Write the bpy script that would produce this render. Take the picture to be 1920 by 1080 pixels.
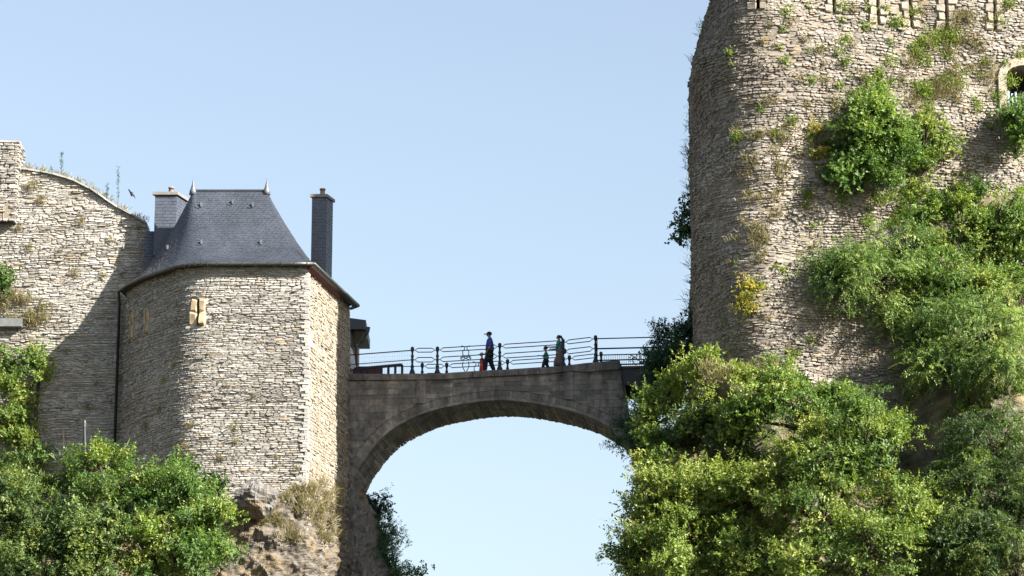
import bpy, bmesh, math, random
import numpy as np
from mathutils import Vector, noise

R = math.radians
for o in list(bpy.data.objects):
    bpy.data.objects.remove(o)
scene = bpy.context.scene
col = scene.collection

# ------------------------------------------------------------------ camera
CAM = Vector((0.0, -120.0, -26.6))
PITCH = R(14.2)
FPX = 5412.0                                   # focal length in photo pixels (1920 wide)
cd = bpy.data.cameras.new('camera')
cd.sensor_width = 36.0
cd.lens = 36.0 * FPX / 1920.0
cd.clip_start = 1.0
cd.clip_end = 6000.0
cam = bpy.data.objects.new('camera', cd)
cam.location = CAM
cam.rotation_euler = (math.pi / 2 + PITCH, 0, 0)
col.objects.link(cam)
scene.camera = cam

# ------------------------------------------------------------------ sky, sun, exposure
SUN_AZ = R(122.5)          # clockwise from +Y (view direction): sun behind the right shoulder
SUN_EL = R(32.0)
world = bpy.data.worlds.new('World')
scene.world = world
world.use_nodes = True
wn = world.node_tree
bg = wn.nodes['Background']
sky = wn.nodes.new('ShaderNodeTexSky')
sky.sky_type = 'NISHITA'
sky.sun_disc = False
sky.sun_elevation = SUN_EL
sky.sun_rotation = SUN_AZ
sky.altitude = 200
sky.air_density = 1.3
sky.dust_density = 2.5
sky.ozone_density = 2.5
hs = wn.nodes.new('ShaderNodeHueSaturation')     # the photograph's pale summer sky
hs.inputs['Saturation'].default_value = 0.74
hs.inputs['Hue'].default_value = 0.5
wn.links.new(sky.outputs[0], hs.inputs['Color'])
wn.links.new(hs.outputs[0], bg.inputs[0])
bg.inputs[1].default_value = 0.052

sd = bpy.data.lights.new('sun', 'SUN')
sd.energy = 5.0
sd.angle = R(0.5)
sd.color = (1.0, 0.94, 0.84)
sun = bpy.data.objects.new('sun', sd)
SUNDIR = Vector((math.sin(SUN_AZ) * math.cos(SUN_EL), math.cos(SUN_AZ) * math.cos(SUN_EL), math.sin(SUN_EL)))
sun.rotation_euler = SUNDIR.to_track_quat('Z', 'Y').to_euler()
sun.location = SUNDIR * 200
col.objects.link(sun)

scene.view_settings.view_transform = 'Standard'
scene.view_settings.look = 'None'
scene.view_settings.exposure = 2.15
scene.view_settings.gamma = 1.0
scene.view_settings.use_curve_mapping = False
scene.render.engine = 'CYCLES'

# ------------------------------------------------------------------ projection helpers
SP, CP = math.sin(PITCH), math.cos(PITCH)


def at(px, py, Y):
    """world point seen at photo pixel (px,py) lying in the vertical plane y = Y"""
    a, b = (px - 960) / FPX, (540 - py) / FPX
    d = Vector((a, CP - b * SP, SP + b * CP))
    return CAM + d * ((Y - CAM.y) / d.y)


def proj(p):
    r = p - CAM
    zc = CP * r.y + SP * r.z
    return 960 + FPX * r.x / zc, 540 - FPX * (CP * r.z - SP * r.y) / zc


def z_at(py, Y):
    t = (540 - py) / FPX
    return CAM.z + (Y - CAM.y) * (t * CP + SP) / (CP - t * SP)


def mpp(Y, z=0):                              # metres per photo pixel
    return ((Y - CAM.y) * CP + (z - CAM.z) * SP) / FPX


def nz(x, y=0.0, z=0.0):
    return noise.noise(Vector((x, y, z)))


def fbm(x, y, z, o=4):
    s = 0; a = 1
    for i in range(o):
        s += a * noise.noise(Vector((x, y, z))); a *= .5; x *= 2.03; y *= 2.03; z *= 2.03
    return s


def interp(x, pts):
    if x <= pts[0][0]: return pts[0][1]
    for (a, b), (c, d) in zip(pts, pts[1:]):
        if x <= c: return b + (d - b) * (x - a) / (c - a)
    return pts[-1][1]


# ------------------------------------------------------------------ object helpers
ROOT = {}


def root_loc(o):
    while o.parent: o = o.parent
    return ROOT.get(o.name, Vector((0, 0, 0)))


def thing(name, label, cat, loc=(0, 0, 0), group=None):
    o = bpy.data.objects.new(name, None)
    o.empty_display_size = .3
    o.location = loc
    col.objects.link(o)
    o['label'] = label; o['category'] = cat
    if group: o['group'] = group
    ROOT[o.name] = Vector(loc)
    return o


def tag(o, label=None, cat=None, group=None, kind=None):
    if label: o['label'] = label
    if cat: o['category'] = cat
    if group: o['group'] = group
    if kind: o['kind'] = kind
    return o


def mesh(name, verts, faces, mat, tint=None, smooth=False):
    me = bpy.data.meshes.new(name)
    me.from_pydata([tuple(v) for v in verts], [], faces)
    if mat: me.materials.append(mat)
    if tint is not None:
        a = me.attributes.new('tint', 'FLOAT', 'POINT')
        if np.isscalar(tint): a.data.foreach_set('value', np.full(len(verts), tint, dtype=np.float32))
        else: a.data.foreach_set('value', np.asarray(tint, dtype=np.float32))
    if smooth: me.polygons.foreach_set('use_smooth', [True] * len(me.polygons))
    me.update()
    return me


def obj(name, verts, faces, mat, parent=None, origin=None, tint=None, smooth=False, kind=None):
    """verts in world space; the object's origin is put at `origin` (or the thing's base)"""
    base = root_loc(parent) if parent else Vector((0, 0, 0))
    if origin is None: origin = base
    origin = Vector(origin)
    me = mesh(name, [Vector(v) - origin for v in verts], faces, mat, tint, smooth)
    o = bpy.data.objects.new(name, me)
    col.objects.link(o)
    if parent:
        o.parent = parent
        pl = base
        q = parent
        off = Vector((0, 0, 0))
        while q.parent:
            off += q.location; q = q.parent
        o.location = origin - base - off
    else:
        o.location = origin
        ROOT[o.name] = origin
    if kind: o['kind'] = kind
    return o


def obj_np(name, V, F, mat, parent=None, tint=None, kind=None, smooth=False):
    """fast numpy mesh, V (n,3) world, F (m,k)"""
    base = np.array(root_loc(parent)) if parent else np.zeros(3)
    me = bpy.data.meshes.new(name)
    V = (V - base).astype(np.float32)
    n, k = F.shape
    me.vertices.add(len(V)); me.vertices.foreach_set('co', V.ravel())
    me.loops.add(n * k); me.loops.foreach_set('vertex_index', F.astype(np.int32).ravel())
    me.polygons.add(n)
    me.polygons.foreach_set('loop_start', np.arange(0, n * k, k, dtype=np.int32))
    if tint is not None:
        a = me.attributes.new('tint', 'FLOAT', 'POINT')
        a.data.foreach_set('value', tint.astype(np.float32))
    me.materials.append(mat)
    me.update(calc_edges=True)
    if smooth: me.polygons.foreach_set('use_smooth', [True] * n)
    o = bpy.data.objects.new(name, me)
    col.objects.link(o)
    if parent: o.parent = parent
    if kind: o['kind'] = kind
    return o


class MB:
    def __init__(s): s.v = []; s.f = []; s.t = []

    def add(s, v, f, t=0.5):
        b = len(s.v); s.v += [Vector(p) for p in v]; s.f += [[i + b for i in q] for q in f]; s.t += [t] * len(v)

    def box(s, a, b, t=.5):
        x0, y0, z0 = a; x1, y1, z1 = b
        s.add([(x0, y0, z0), (x1, y0, z0), (x1, y1, z0), (x0, y1, z0), (x0, y0, z1), (x1, y0, z1), (x1, y1, z1), (x0, y1, z1)],
              [(0, 3, 2, 1), (4, 5, 6, 7), (0, 1, 5, 4), (1, 2, 6, 5), (2, 3, 7, 6), (3, 0, 4, 7)], t)

    def hexa(s, p, t=.5):       # 8 points: bottom loop ccw, top loop ccw
        s.add(p, [(0, 3, 2, 1), (4, 5, 6, 7), (0, 1, 5, 4), (1, 2, 6, 5), (2, 3, 7, 6), (3, 0, 4, 7)], t)

    def tube(s, pts, r, n=6, t=.5, closed=False):
        pts = [Vector(p) for p in pts]
        N = len(pts); rr = r if isinstance(r, (list, tuple)) else [r] * N
        V = []
        up = None
        for i, p in enumerate(pts):
            if closed: d = pts[(i + 1) % N] - pts[i - 1]
            else: d = pts[min(i + 1, N - 1)] - pts[max(i - 1, 0)]
            d.normalize()
            if up is None:
                up = Vector((0, 0, 1)) if abs(d.z) < .9 else Vector((0, 1, 0))
            a = d.cross(up)
            if a.length < 1e-4: a = d.cross(Vector((1, .2, 0)))
            a.normalize(); b = a.cross(d); b.normalize(); up = b
            for k in range(n):
                w = 2 * math.pi * k / n
                V.append(p + (a * math.cos(w) + b * math.sin(w)) * rr[i])
        F = []
        for i in range(N if closed else N - 1):
            j = (i + 1) % N
            for k in range(n):
                F.append((i * n + k, i * n + (k + 1) % n, j * n + (k + 1) % n, j * n + k))
        if not closed:
            F.append(tuple(range(n))[::-1]); F.append(tuple((N - 1) * n + k for k in range(n)))
        s.add(V, F, t)

    def lathe(s, c, prof, n=10, t=.5):
        c = Vector(c); V = []; F = []
        for r, z in prof:
            for k in range(n):
                w = 2 * math.pi * k / n
                V.append(c + Vector((r * math.cos(w), r * math.sin(w), z)))
        for i in range(len(prof) - 1):
            for k in range(n):
                F.append((i * n + k, i * n + (k + 1) % n, (i + 1) * n + (k + 1) % n, (i + 1) * n + k))
        F.append(tuple(range(n))[::-1]); F.append(tuple((len(prof) - 1) * n + k for k in range(n)))
        s.add(V, F, t)

    def ball(s, c, r, n=8, m=6, sc=(1, 1, 1), t=.5):
        c = Vector(c); V = []; F = []
        for i in range(m + 1):
            th = math.pi * i / m
            for k in range(n):
                w = 2 * math.pi * k / n
                V.append(c + Vector((r * sc[0] * math.sin(th) * math.cos(w), r * sc[1] * math.sin(th) * math.sin(w), r * sc[2] * math.cos(th))))
        for i in range(m):
            for k in range(n):
                F.append((i * n + k, (i + 1) * n + k, (i + 1) * n + (k + 1) % n, i * n + (k + 1) % n))
        s.add(V, F, t)

    def build(s, name, mat, parent=None, origin=None, smooth=False, kind=None):
        return obj(name, s.v, s.f, mat, parent, origin, s.t, smooth, kind)


# ------------------------------------------------------------------ materials
KS, KL, KP = .70, .88, .5            # overall reflectance of stone, leaves and the rest


def sc(c, k): return tuple(x * k for x in c)


def new_mat(name):
    m = bpy.data.materials.new(name); m.use_nodes = True
    nt = m.node_tree
    b = nt.nodes['Principled BSDF']
    return m, nt, b


def N(nt, t, **kw):
    n = nt.nodes.new(t)
    for k, v in kw.items(): setattr(n, k, v)
    return n


def ramp(nt, src, stops, interp_='LINEAR'):
    r = N(nt, 'ShaderNodeValToRGB')
    r.color_ramp.interpolation = interp_
    el = r.color_ramp.elements
    while len(el) < len(stops): el.new(.5)
    for e, (p, c) in zip(el, stops):
        e.position = p; e.color = (c[0], c[1], c[2], 1) if not np.isscalar(c) else (c, c, c, 1)
    nt.links.new(src, r.inputs[0])
    return r.outputs[0]


def mix(nt, fac, a, b, mode='MIX'):
    m = N(nt, 'ShaderNodeMix', data_type='RGBA', blend_type=mode)
    for sock, v in ((m.inputs[0], fac), (m.inputs[6], a), (m.inputs[7], b)):
        if isinstance(v, bpy.types.NodeSocket): nt.links.new(v, sock)
        elif np.isscalar(v): sock.default_value = v if sock == m.inputs[0] else (v, v, v, 1)
        else: sock.default_value = (v[0], v[1], v[2], 1)
    return m.outputs[2]


def noise_tex(nt, scale, detail=4, stretch=(1, 1, 1), rough=.6):
    g = N(nt, 'ShaderNodeNewGeometry')
    mp = N(nt, 'ShaderNodeMapping')
    mp.inputs['Scale'].default_value = stretch
    nt.links.new(g.outputs['Position'], mp.inputs[0])
    t = N(nt, 'ShaderNodeTexNoise')
    t.inputs['Scale'].default_value = scale; t.inputs['Detail'].default_value = detail
    t.inputs['Roughness'].default_value = rough
    nt.links.new(mp.outputs[0], t.inputs[0])
    return t.outputs[0]


def bump(nt, b, h, strength=.5, dist=.02):
    n = N(nt, 'ShaderNodeBump')
    n.inputs['Strength'].default_value = strength; n.inputs['Distance'].default_value = dist
    nt.links.new(h, n.inputs['Height']); nt.links.new(n.outputs[0], b.inputs['Normal'])


def tint_attr(nt):
    return N(nt, 'ShaderNodeAttribute', attribute_name='tint').outputs['Fac']


def stone_mat(name, stops, dirt=(.10, .085, .06), dirt_amt=.5, grain=(1, 1, 5), dirt_scale=.45, bumpd=.03, streak=False):
    m, nt, b = new_mat(name)
    c = ramp(nt, tint_attr(nt), [(p, sc(q, KS)) for p, q in stops])
    n1 = noise_tex(nt, 5, 5, grain)
    c = mix(nt, 1.0, c, ramp(nt, n1, [(.25, .55), (.5, 1.0), (.75, 1.3)]), 'MULTIPLY')
    n2 = noise_tex(nt, dirt_scale, 6, (1, 1, .8), .65)
    f = ramp(nt, n2, [(.48, 0), (.72, dirt_amt)])
    c = mix(nt, f, c, sc(dirt, KS))
    if streak:          # run-off stains
        n4 = noise_tex(nt, 1.0, 5, (2.4, 2.4, .3), .6)
        c = mix(nt, 1.0, c, ramp(nt, n4, [(.32, .66), (.52, 1.0), (.66, 1.25), (.76, 1.9)]), 'MULTIPLY')
    n3 = noise_tex(nt, 2.3, 4, (1, 1, 1), .7)
    c = mix(nt, ramp(nt, n3, [(.62, 0), (.72, .35)]), c, sc((.31, .235, .145), KS))
    nt.links.new(c, b.inputs['Base Color'])
    b.inputs['Roughness'].default_value = .92
    b.inputs['Specular IOR Level'].default_value = .2
    bump(nt, b, noise_tex(nt, 14, 6, grain, .7), .9, bumpd)
    return m


def plain_mat(name, c, rough=.6, metal=0, var=.25, scale=6, bumpd=0.0, spec=.4):
    m, nt, b = new_mat(name)
    n1 = noise_tex(nt, scale, 4)
    cc = mix(nt, 1.0, sc(c, KP), ramp(nt, n1, [(.25, 1 - var), (.75, 1 + var)]), 'MULTIPLY')
    cc = mix(nt, 1.0, cc, ramp(nt, noise_tex(nt, .9, 5, (1, 1, .6), .7), [(.3, 1 - var * .7), (.7, 1 + var * .7)]), 'MULTIPLY')
    nt.links.new(cc, b.inputs['Base Color'])
    b.inputs['Roughness'].default_value = rough
    b.inputs['Metallic'].default_value = metal
    b.inputs['Specular IOR Level'].default_value = spec
    if bumpd: bump(nt, b, noise_tex(nt, scale * 3, 5), .6, bumpd)
    return m


def leaf_mat(name, stops, trans=.36):
    m, nt, b = new_mat(name)
    c = ramp(nt, tint_attr(nt), [(p, (q[0] * KL * 1.07, q[1] * KL * 1.0, q[2] * KL * .98)) for p, q in stops])
    nt.links.new(c, b.inputs['Base Color'])
    b.inputs['Roughness'].default_value = .5
    b.inputs['Specular IOR Level'].default_value = .35
    tr = N(nt, 'ShaderNodeBsdfTranslucent')
    c2 = mix(nt, 1.0, c, (1.35, 1.45, .6), 'MULTIPLY')
    nt.links.new(c2, tr.inputs[0])
    ms = N(nt, 'ShaderNodeMixShader')
    ms.inputs[0].default_value = trans
    nt.links.new(b.outputs[0], ms.inputs[1]); nt.links.new(tr.outputs[0], ms.inputs[2])
    nt.links.new(ms.outputs[0], nt.nodes['Material Output'].inputs[0])
    return m


TOWER_STOPS = [(0, (.17, .165, .16)), (.2, (.29, .28, .265)), (.45, (.39, .372, .345)), (.7, (.465, .44, .405)), (.9, (.54, .51, .47)), (1, (.42, .34, .25))]
WALL_STOPS = [(0, (.18, .172, .165)), (.25, (.32, .305, .285)), (.55, (.43, .41, .38)), (.85, (.54, .515, .475)), (1, (.44, .35, .25))]
CASTLE_STOPS = [(0, (.11, .10, .09)), (.25, (.23, .21, .19)), (.5, (.33, .30, .265)), (.8, (.43, .39, .34)), (.93, (.52, .48, .425)), (1, (.40, .30, .2))]
BRIDGE_STOPS = [(0, (.15, .14, .135)), (.35, (.205, .19, .178)), (.7, (.245, .225, .205)), (1, (.31, .275, .24))]
M = {}
M['tower'] = stone_mat('tower_rubble_stone', TOWER_STOPS, (.2, .165, .11), .35)
M['wall'] = stone_mat('wall_rubble_stone', WALL_STOPS, (.18, .14, .08), .4)
M['castle'] = stone_mat('castle_rubble_stone', CASTLE_STOPS, (.23, .185, .135), .7, dirt_scale=.32)
M['bridge'] = stone_mat('bridge_ashlar', BRIDGE_STOPS, (.075, .07, .072), .85, (1, 1, 1.0), .7, .02, streak=True)
M['vault'] = stone_mat('vault_stone', [(0, (.11, .10, .09)), (.5, (.25, .215, .18)), (1, (.42, .335, .255))], (.1, .09, .08), .4, (1, 1, 1), 1.0, .02)
M['mortar_l'] = stone_mat('lime_mortar', [(0, (.41, .385, .35)), (1, (.41, .385, .35))], (.16, .13, .08), .6, (1, 1, 1))
M['mortar_d'] = stone_mat('dark_mortar', [(0, (.25, .215, .17)), (1, (.25, .215, .17))], (.1, .08, .05), .6, (1, 1, 1))
M['sandstone'] = stone_mat('dressed_sandstone', [(0, (.25, .215, .175)), (.5, (.30, .262, .215)), (1, (.36, .32, .268))], (.3, .2, .1), .3, (1, 1, 1), 1.2, .01)
M['sandstone_warm'] = stone_mat('warm_sandstone', [(0, (.40, .30, .19)), (1, (.50, .39, .26))], (.3, .2, .1), .3, (1, 1, 1), 1.2, .01)
M['render'] = stone_mat('rendered_masonry', [(0, (.29, .25, .2)), (1, (.37, .325, .265))], (.34, .26, .16), .4, (1, 1, 1), .8, .03)
M['slate'] = plain_mat('roof_slate', (.068, .081, .106), .5, 0, .35, 9, 0, .4)
M['slate_blue'] = plain_mat('chimney_slate', (.088, .104, .142), .5, 0, .3, 7, 0, .45)
M['lead'] = plain_mat('lead_flashing', (.18, .19, .21), .55, .2, .25, 10)
M['zinc'] = plain_mat('zinc_gutter', (.10, .105, .10), .4, .4, .25, 6)
M['pipe'] = plain_mat('dark_pipe', (.02, .024, .03), .45)
M['iron'] = plain_mat('black_iron', (.016, .024, .03), .45, .1, .2, 8)
M['redwood'] = plain_mat('red_painted_boards', (.30, .075, .065), .6, 0, .3, 5)
M['capstone'] = plain_mat('cap_concrete', (.27, .26, .25), .9, 0, .25, 8)
M['clay'] = plain_mat('clay_pot', (.36, .28, .23), .8)
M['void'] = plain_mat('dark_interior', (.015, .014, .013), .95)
M['steel'] = plain_mat('dark_steel', (.02, .022, .028), .5)
M['deck'] = plain_mat('deck_paving', (.22, .2, .18), .9, 0, .3, 3, .01)
M['white'] = plain_mat('white_paint', (.75, .78, .82), .5)
M['pickets'] = plain_mat('pale_blue_paint', (.5, .66, .85), .5)
M['bark'] = plain_mat('bark', (.085, .06, .04), .9, 0, .35, 8, .02)
M['soil'] = plain_mat('dry_soil', (.24, .17, .1), .95, 0, .4, 2, .05)
M['ground'] = plain_mat('meadow', (.06, .075, .055), .95, 0, .4, .3)
M['skin'] = plain_mat('skin', (.46, .27, .19), .6, 0, .08)
M['hair'] = plain_mat('dark_hair', (.02, .013, .01), .6)
M['blue_cloth'] = plain_mat('blue_cloth', (.04, .13, .62), .85)
M['navy_cloth'] = plain_mat('navy_cloth', (.014, .017, .03), .85)
M['red_cloth'] = plain_mat('red_cloth', (.75, .05, .07), .85)
M['teal_cloth'] = plain_mat('teal_cloth', (.08, .42, .40), .85)
M['maroon_cloth'] = plain_mat('maroon_cloth', (.16, .05, .08), .85)
M['grey_cloth'] = plain_mat('taupe_cloth', (.26, .2, .18), .85)
M['pale_cloth'] = plain_mat('pale_cloth', (.45, .42, .42), .85)

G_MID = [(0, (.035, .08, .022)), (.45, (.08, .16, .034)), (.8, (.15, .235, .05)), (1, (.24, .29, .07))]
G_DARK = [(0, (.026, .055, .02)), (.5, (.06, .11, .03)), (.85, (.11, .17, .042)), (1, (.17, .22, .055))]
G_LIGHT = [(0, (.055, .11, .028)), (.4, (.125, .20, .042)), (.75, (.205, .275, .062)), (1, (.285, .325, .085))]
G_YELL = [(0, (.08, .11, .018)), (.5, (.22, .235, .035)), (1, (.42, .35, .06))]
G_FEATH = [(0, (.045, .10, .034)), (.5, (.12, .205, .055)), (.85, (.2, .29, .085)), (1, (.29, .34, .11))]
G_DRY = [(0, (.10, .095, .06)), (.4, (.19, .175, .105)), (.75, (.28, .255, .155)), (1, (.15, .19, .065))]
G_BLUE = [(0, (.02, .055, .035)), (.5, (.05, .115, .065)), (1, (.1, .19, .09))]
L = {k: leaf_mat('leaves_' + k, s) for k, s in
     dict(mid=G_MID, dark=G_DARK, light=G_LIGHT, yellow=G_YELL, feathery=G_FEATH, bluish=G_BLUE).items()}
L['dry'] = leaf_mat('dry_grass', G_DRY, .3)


def rock_mat(name, a, b_, c_, strata=(1.5, 1, 5), rot=0.5):
    m, nt, b = new_mat(name)
    g = N(nt, 'ShaderNodeNewGeometry')
    mp = N(nt, 'ShaderNodeMapping')
    mp.inputs['Rotation'].default_value = (0, rot, 0); mp.inputs['Scale'].default_value = strata
    nt.links.new(g.outputs['Position'], mp.inputs[0])
    t = N(nt, 'ShaderNodeTexNoise'); t.inputs['Scale'].default_value = 1.6; t.inputs['Detail'].default_value = 8
    t.inputs['Roughness'].default_value = .65
    nt.links.new(mp.outputs[0], t.inputs[0])
    c = ramp(nt, t.outputs[0], [(.3, sc(a, KS)), (.5, sc(b_, KS)), (.7, sc(c_, KS))])
    n2 = noise_tex(nt, .9, 5)
    c = mix(nt, ramp(nt, n2, [(.5, 0), (.65, .7)]), c, sc((.27, .2, .11), KS))
    nt.links.new(c, b.inputs['Base Color'])
    b.inputs['Roughness'].default_value = .95
    b.inputs['Specular IOR Level'].default_value = .2
    bump(nt, b, t.outputs[0], 1.0, .22)
    return m


M['rock'] = rock_mat('slate_bedrock', (.06, .053, .045), (.165, .145, .12), (.28, .25, .215), (1.0, 1, 5), -.7)
M['rock_dark'] = rock_mat('mossy_bedrock', (.05, .05, .035), (.13, .125, .08), (.28, .25, .19), (1.0, 1, 1.6), .5)
M['rock_grey'] = rock_mat('grey_bedrock', (.10, .095, .09), (.2, .19, .18), (.3, .28, .26), (5, 1, 1), .3)


# ------------------------------------------------------------------ plan paths and masonry
class Wall:
    """a vertical masonry surface swept along a plan path; point(u,z,d): d = metres out of the face"""

    def __init__(s, pts, batter=0.0, ztop=10.0, bulge=.05, seed=0):
        s.p = [Vector((a, b)) for a, b in pts]
        s.c = [0.0]
        for a, b in zip(s.p, s.p[1:]): s.c.append(s.c[-1] + (b - a).length)
        s.L = s.c[-1]; s.batter = batter; s.ztop = ztop; s.bulge = bulge; s.seed = seed
        # vertex normals (right-hand side of travel is outward)
        segn = []
        for a, b in zip(s.p, s.p[1:]):
            d = (b - a).normalized(); segn.append(Vector((d.y, -d.x)))
        s.segn = segn
        s.vn = []
        for i in range(len(s.p)):
            a = segn[max(i - 1, 0)]; b = segn[min(i, len(segn) - 1)]
            s.vn.append((a + b).normalized() if a.dot(b) > .75 else None)

    def plan(s, u):
        i = 0
        n = len(s.p) - 2
        lo, hi = 0, n
        while lo < hi:
            m = (lo + hi + 1) // 2
            if s.c[m] <= u: lo = m
            else: hi = m - 1
        i = lo
        t = (u - s.c[i]) / max(1e-9, s.c[i + 1] - s.c[i])
        p = s.p[i].lerp(s.p[i + 1], t)
        a, b = s.vn[i], s.vn[i + 1]
        n_ = s.segn[i]
        tt = min(max(t, 0), 1)
        if a is not None and b is not None: n_ = a.lerp(b, tt)
        elif a is not None: n_ = a.lerp(s.segn[i], min(1, tt * 2))
        elif b is not None: n_ = s.segn[i].lerp(b, max(0, tt * 2 - 1))
        return p, n_.normalized()

    def off(s, u, z): return s.batter * (s.ztop - z) + s.bulge * nz(u * .35 + s.seed, z * .35, 3.1)

    def point(s, u, z, d=0.0):
        p, n = s.plan(u)
        k = d + s.off(u, z)
        return Vector((p.x + n.x * k, p.y + n.y * k, z))

    def hit(s, px, py, u0=0, u1=None, step=.05):
        """(u,z) of the nearest wall point seen at pixel"""
        u1 = u1 or s.L
        best = None
        u = u0
        while u <= u1:
            p, n = s.plan(u)
            z = z_at(py, p.y)
            for _ in range(2):
                q = s.point(u, z); z = z_at(py, q.y)
            q = s.point(u, z)
            e = abs(proj(q)[0] - px)
            if n.y < .2 and (best is None or e < best[0] - 1e-6): best = (e, u, z)
            u += step
        return best[1], best[2]


def arc(cx, cy, r, a0, a1, n=14):
    return [(cx + r * math.cos(R(a0 + (a1 - a0) * i / n)), cy + r * math.sin(R(a0 + (a1 - a0) * i / n))) for i in range(n + 1)]


def shell(w, us, zs, thick, mat, name, parent, holes=(), z0=None, z1f=None, d0=-.03, back=True):
    """backing masonry: outer and inner skins, top, reveals of the holes (u0,u1,z0,z1)"""
    us = sorted(set([round(u, 4) for u in us] + [round(x, 4) for h in holes for x in h[:2]]))
    mb = MB()
    if z1f:
        rows = 10
        Z = lambda u, j: z0 + (z1f(u) - z0) * j / rows
    else:
        zs = sorted(set([round(z, 4) for z in zs] + [round(x, 4) for h in holes for x in h[2:4]]))
        rows = len(zs) - 1
        Z = lambda u, j: zs[j]
    nu = len(us)
    V = []
    for side, d in ((0, d0), (1, -thick)):
        for u in us:
            for j in range(rows + 1): V.append(w.point(u, Z(u, j), d))
    ix = lambda s_, i, j: s_ * nu * (rows + 1) + i * (rows + 1) + j
    def hole(i, j):
        if i < 0 or j < 0 or i >= nu - 1 or j >= rows: return None
        um = (us[i] + us[i + 1]) / 2; zm = (Z(um, j) + Z(um, j + 1)) / 2
        return any(h[0] < um < h[1] and h[2] < zm < h[3] for h in holes)
    F = []
    for i in range(nu - 1):
        for j in range(rows):
            if hole(i, j):
                for (di, dj, e) in ((-1, 0, (i, j, i, j + 1)), (1, 0, (i + 1, j + 1, i + 1, j)), (0, -1, (i + 1, j, i, j)), (0, 1, (i, j + 1, i + 1, j + 1))):
                    if hole(i + di, j + dj) is False:
                        F.append((ix(0, e[0], e[1]), ix(0, e[2], e[3]), ix(1, e[2], e[3]), ix(1, e[0], e[1])))
                continue
            F.append((ix(0, i, j), ix(0, i + 1, j), ix(0, i + 1, j + 1), ix(0, i, j + 1)))
            if back: F.append((ix(1, i, j + 1), ix(1, i + 1, j + 1), ix(1, i + 1, j), ix(1, i, j)))
        F.append((ix(0, i, rows), ix(0, i + 1, rows), ix(1, i + 1, rows), ix(1, i, rows)))
    for i, flip in ((0, 0), (nu - 1, 1)):
        for j in range(rows):
            q = (ix(0, i, j), ix(0, i, j + 1), ix(1, i, j + 1), ix(1, i, j))
            F.append(q[::-1] if flip else q)
    return obj(name, V, F, mat, parent, tint=.5)


def stones(w, u0, u1, z0, z1, rng, inside, rowh=(.07, .16), ln=(.22, .75), prot=(.0, .06), tint=(.1, .95), wob=.06, breaks=()):
    out = []
    z = z0
    br = [u0] + [b for b in breaks if u0 < b < u1] + [u1]
    while z < z1:
        h = rng.uniform(*rowh)
        if rng.random() < .08: h *= 1.7
        for a, b in zip(br, br[1:]):
            u = a + (rng.uniform(-.2, 0))
            while u < b - .03:
                l = rng.uniform(ln[0], ln[1]) * (1 if rng.random() < .8 else .55)
                ua, ub = max(u, a), min(u + l, b)
                if b - ub < .12: ub = b
                u = ub
                if ub - ua < .06: continue
                parts = [(0, 1)]
                if h > .12 and rng.random() < .35:
                    k = rng.uniform(.4, .6); parts = [(0, k), (k, 1)]
                for (f0, f1) in parts:
                    um = (ua + ub) / 2
                    wz = wob * 2 * nz(um * .45 + w.seed, z * .8, 7.7)
                    za, zb = z + h * f0 + wz, z + h * f1 + wz
                    if not inside(um, (za + zb) / 2, ua, ub): continue
                    zone = nz(um * .28 + w.seed, z * .36, 11.3)          # patches of flush pointing and of other stone
                    pz_ = (prot[0] - .012, prot[1] * .45) if zone > .2 else prot
                    tz_ = .26 * nz(um * .22 - w.seed, z * .3, 4.4)
                    out.append(stone_geo(w, ua, ub, za, zb, rng, pz_, (max(.05, tint[0] + tz_), min(.92, tint[1] + tz_))))
        z += h
    return out


def stone_geo(w, ua, ub, za, zb, rng, prot, tint, gap=.012, cut=1.0):
    l, h = ub - ua, zb - za
    g = gap * rng.uniform(.3, 1.2)
    ua += g; ub -= g; za += g * .8; zb -= g * .8
    cx = [min(l * .35, rng.uniform(.02, .1)) * cut for _ in range(4)]
    cz = [h * rng.uniform(.15, .42) * cut for _ in range(4)]
    j = lambda s: rng.uniform(-s, s)
    slope = j(.10) * h
    O = [(ua + cx[0], za + j(.01)), (ub - cx[1], za + j(.01)), (ub, za + cz[1]), (ub + j(.01), zb - cz[2]),
         (ub - cx[2], zb + slope), (ua + cx[3], zb - slope), (ua + j(.01), zb - cz[3]), (ua, za + cz[0])]
    d = rng.uniform(*prot)
    if rng.random() < .06: d += .05
    tu, tz = j(.06), j(.22)
    mu, mz = (ua + ub) / 2, (za + zb) / 2
    V = []
    for (a, b) in O: V.append(w.point(a, b, -.06))
    for (a, b) in O: V.append(w.point(a, b, d * .55 + tu * (a - mu) + tz * (b - mz)))
    for (a, b) in O:
        a2 = mu + (a - mu) * rng.uniform(.8, .93); b2 = mz + (b - mz) * rng.uniform(.6, .85)
        V.append(w.point(a2, b2, d + .012 + tu * (a - mu) + tz * (b - mz) + j(.008)))
    F = []
    for k in range(8):
        n = (k + 1) % 8
        F.append((k, n, 8 + n, 8 + k)); F.append((8 + k, 8 + n, 16 + n, 16 + k))
    F.append(tuple(range(16, 24)))
    return V, F, l * h, w.point(mu, mz, 0), rng.uniform(*tint) if rng.random() > .04 else 1.0


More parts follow.
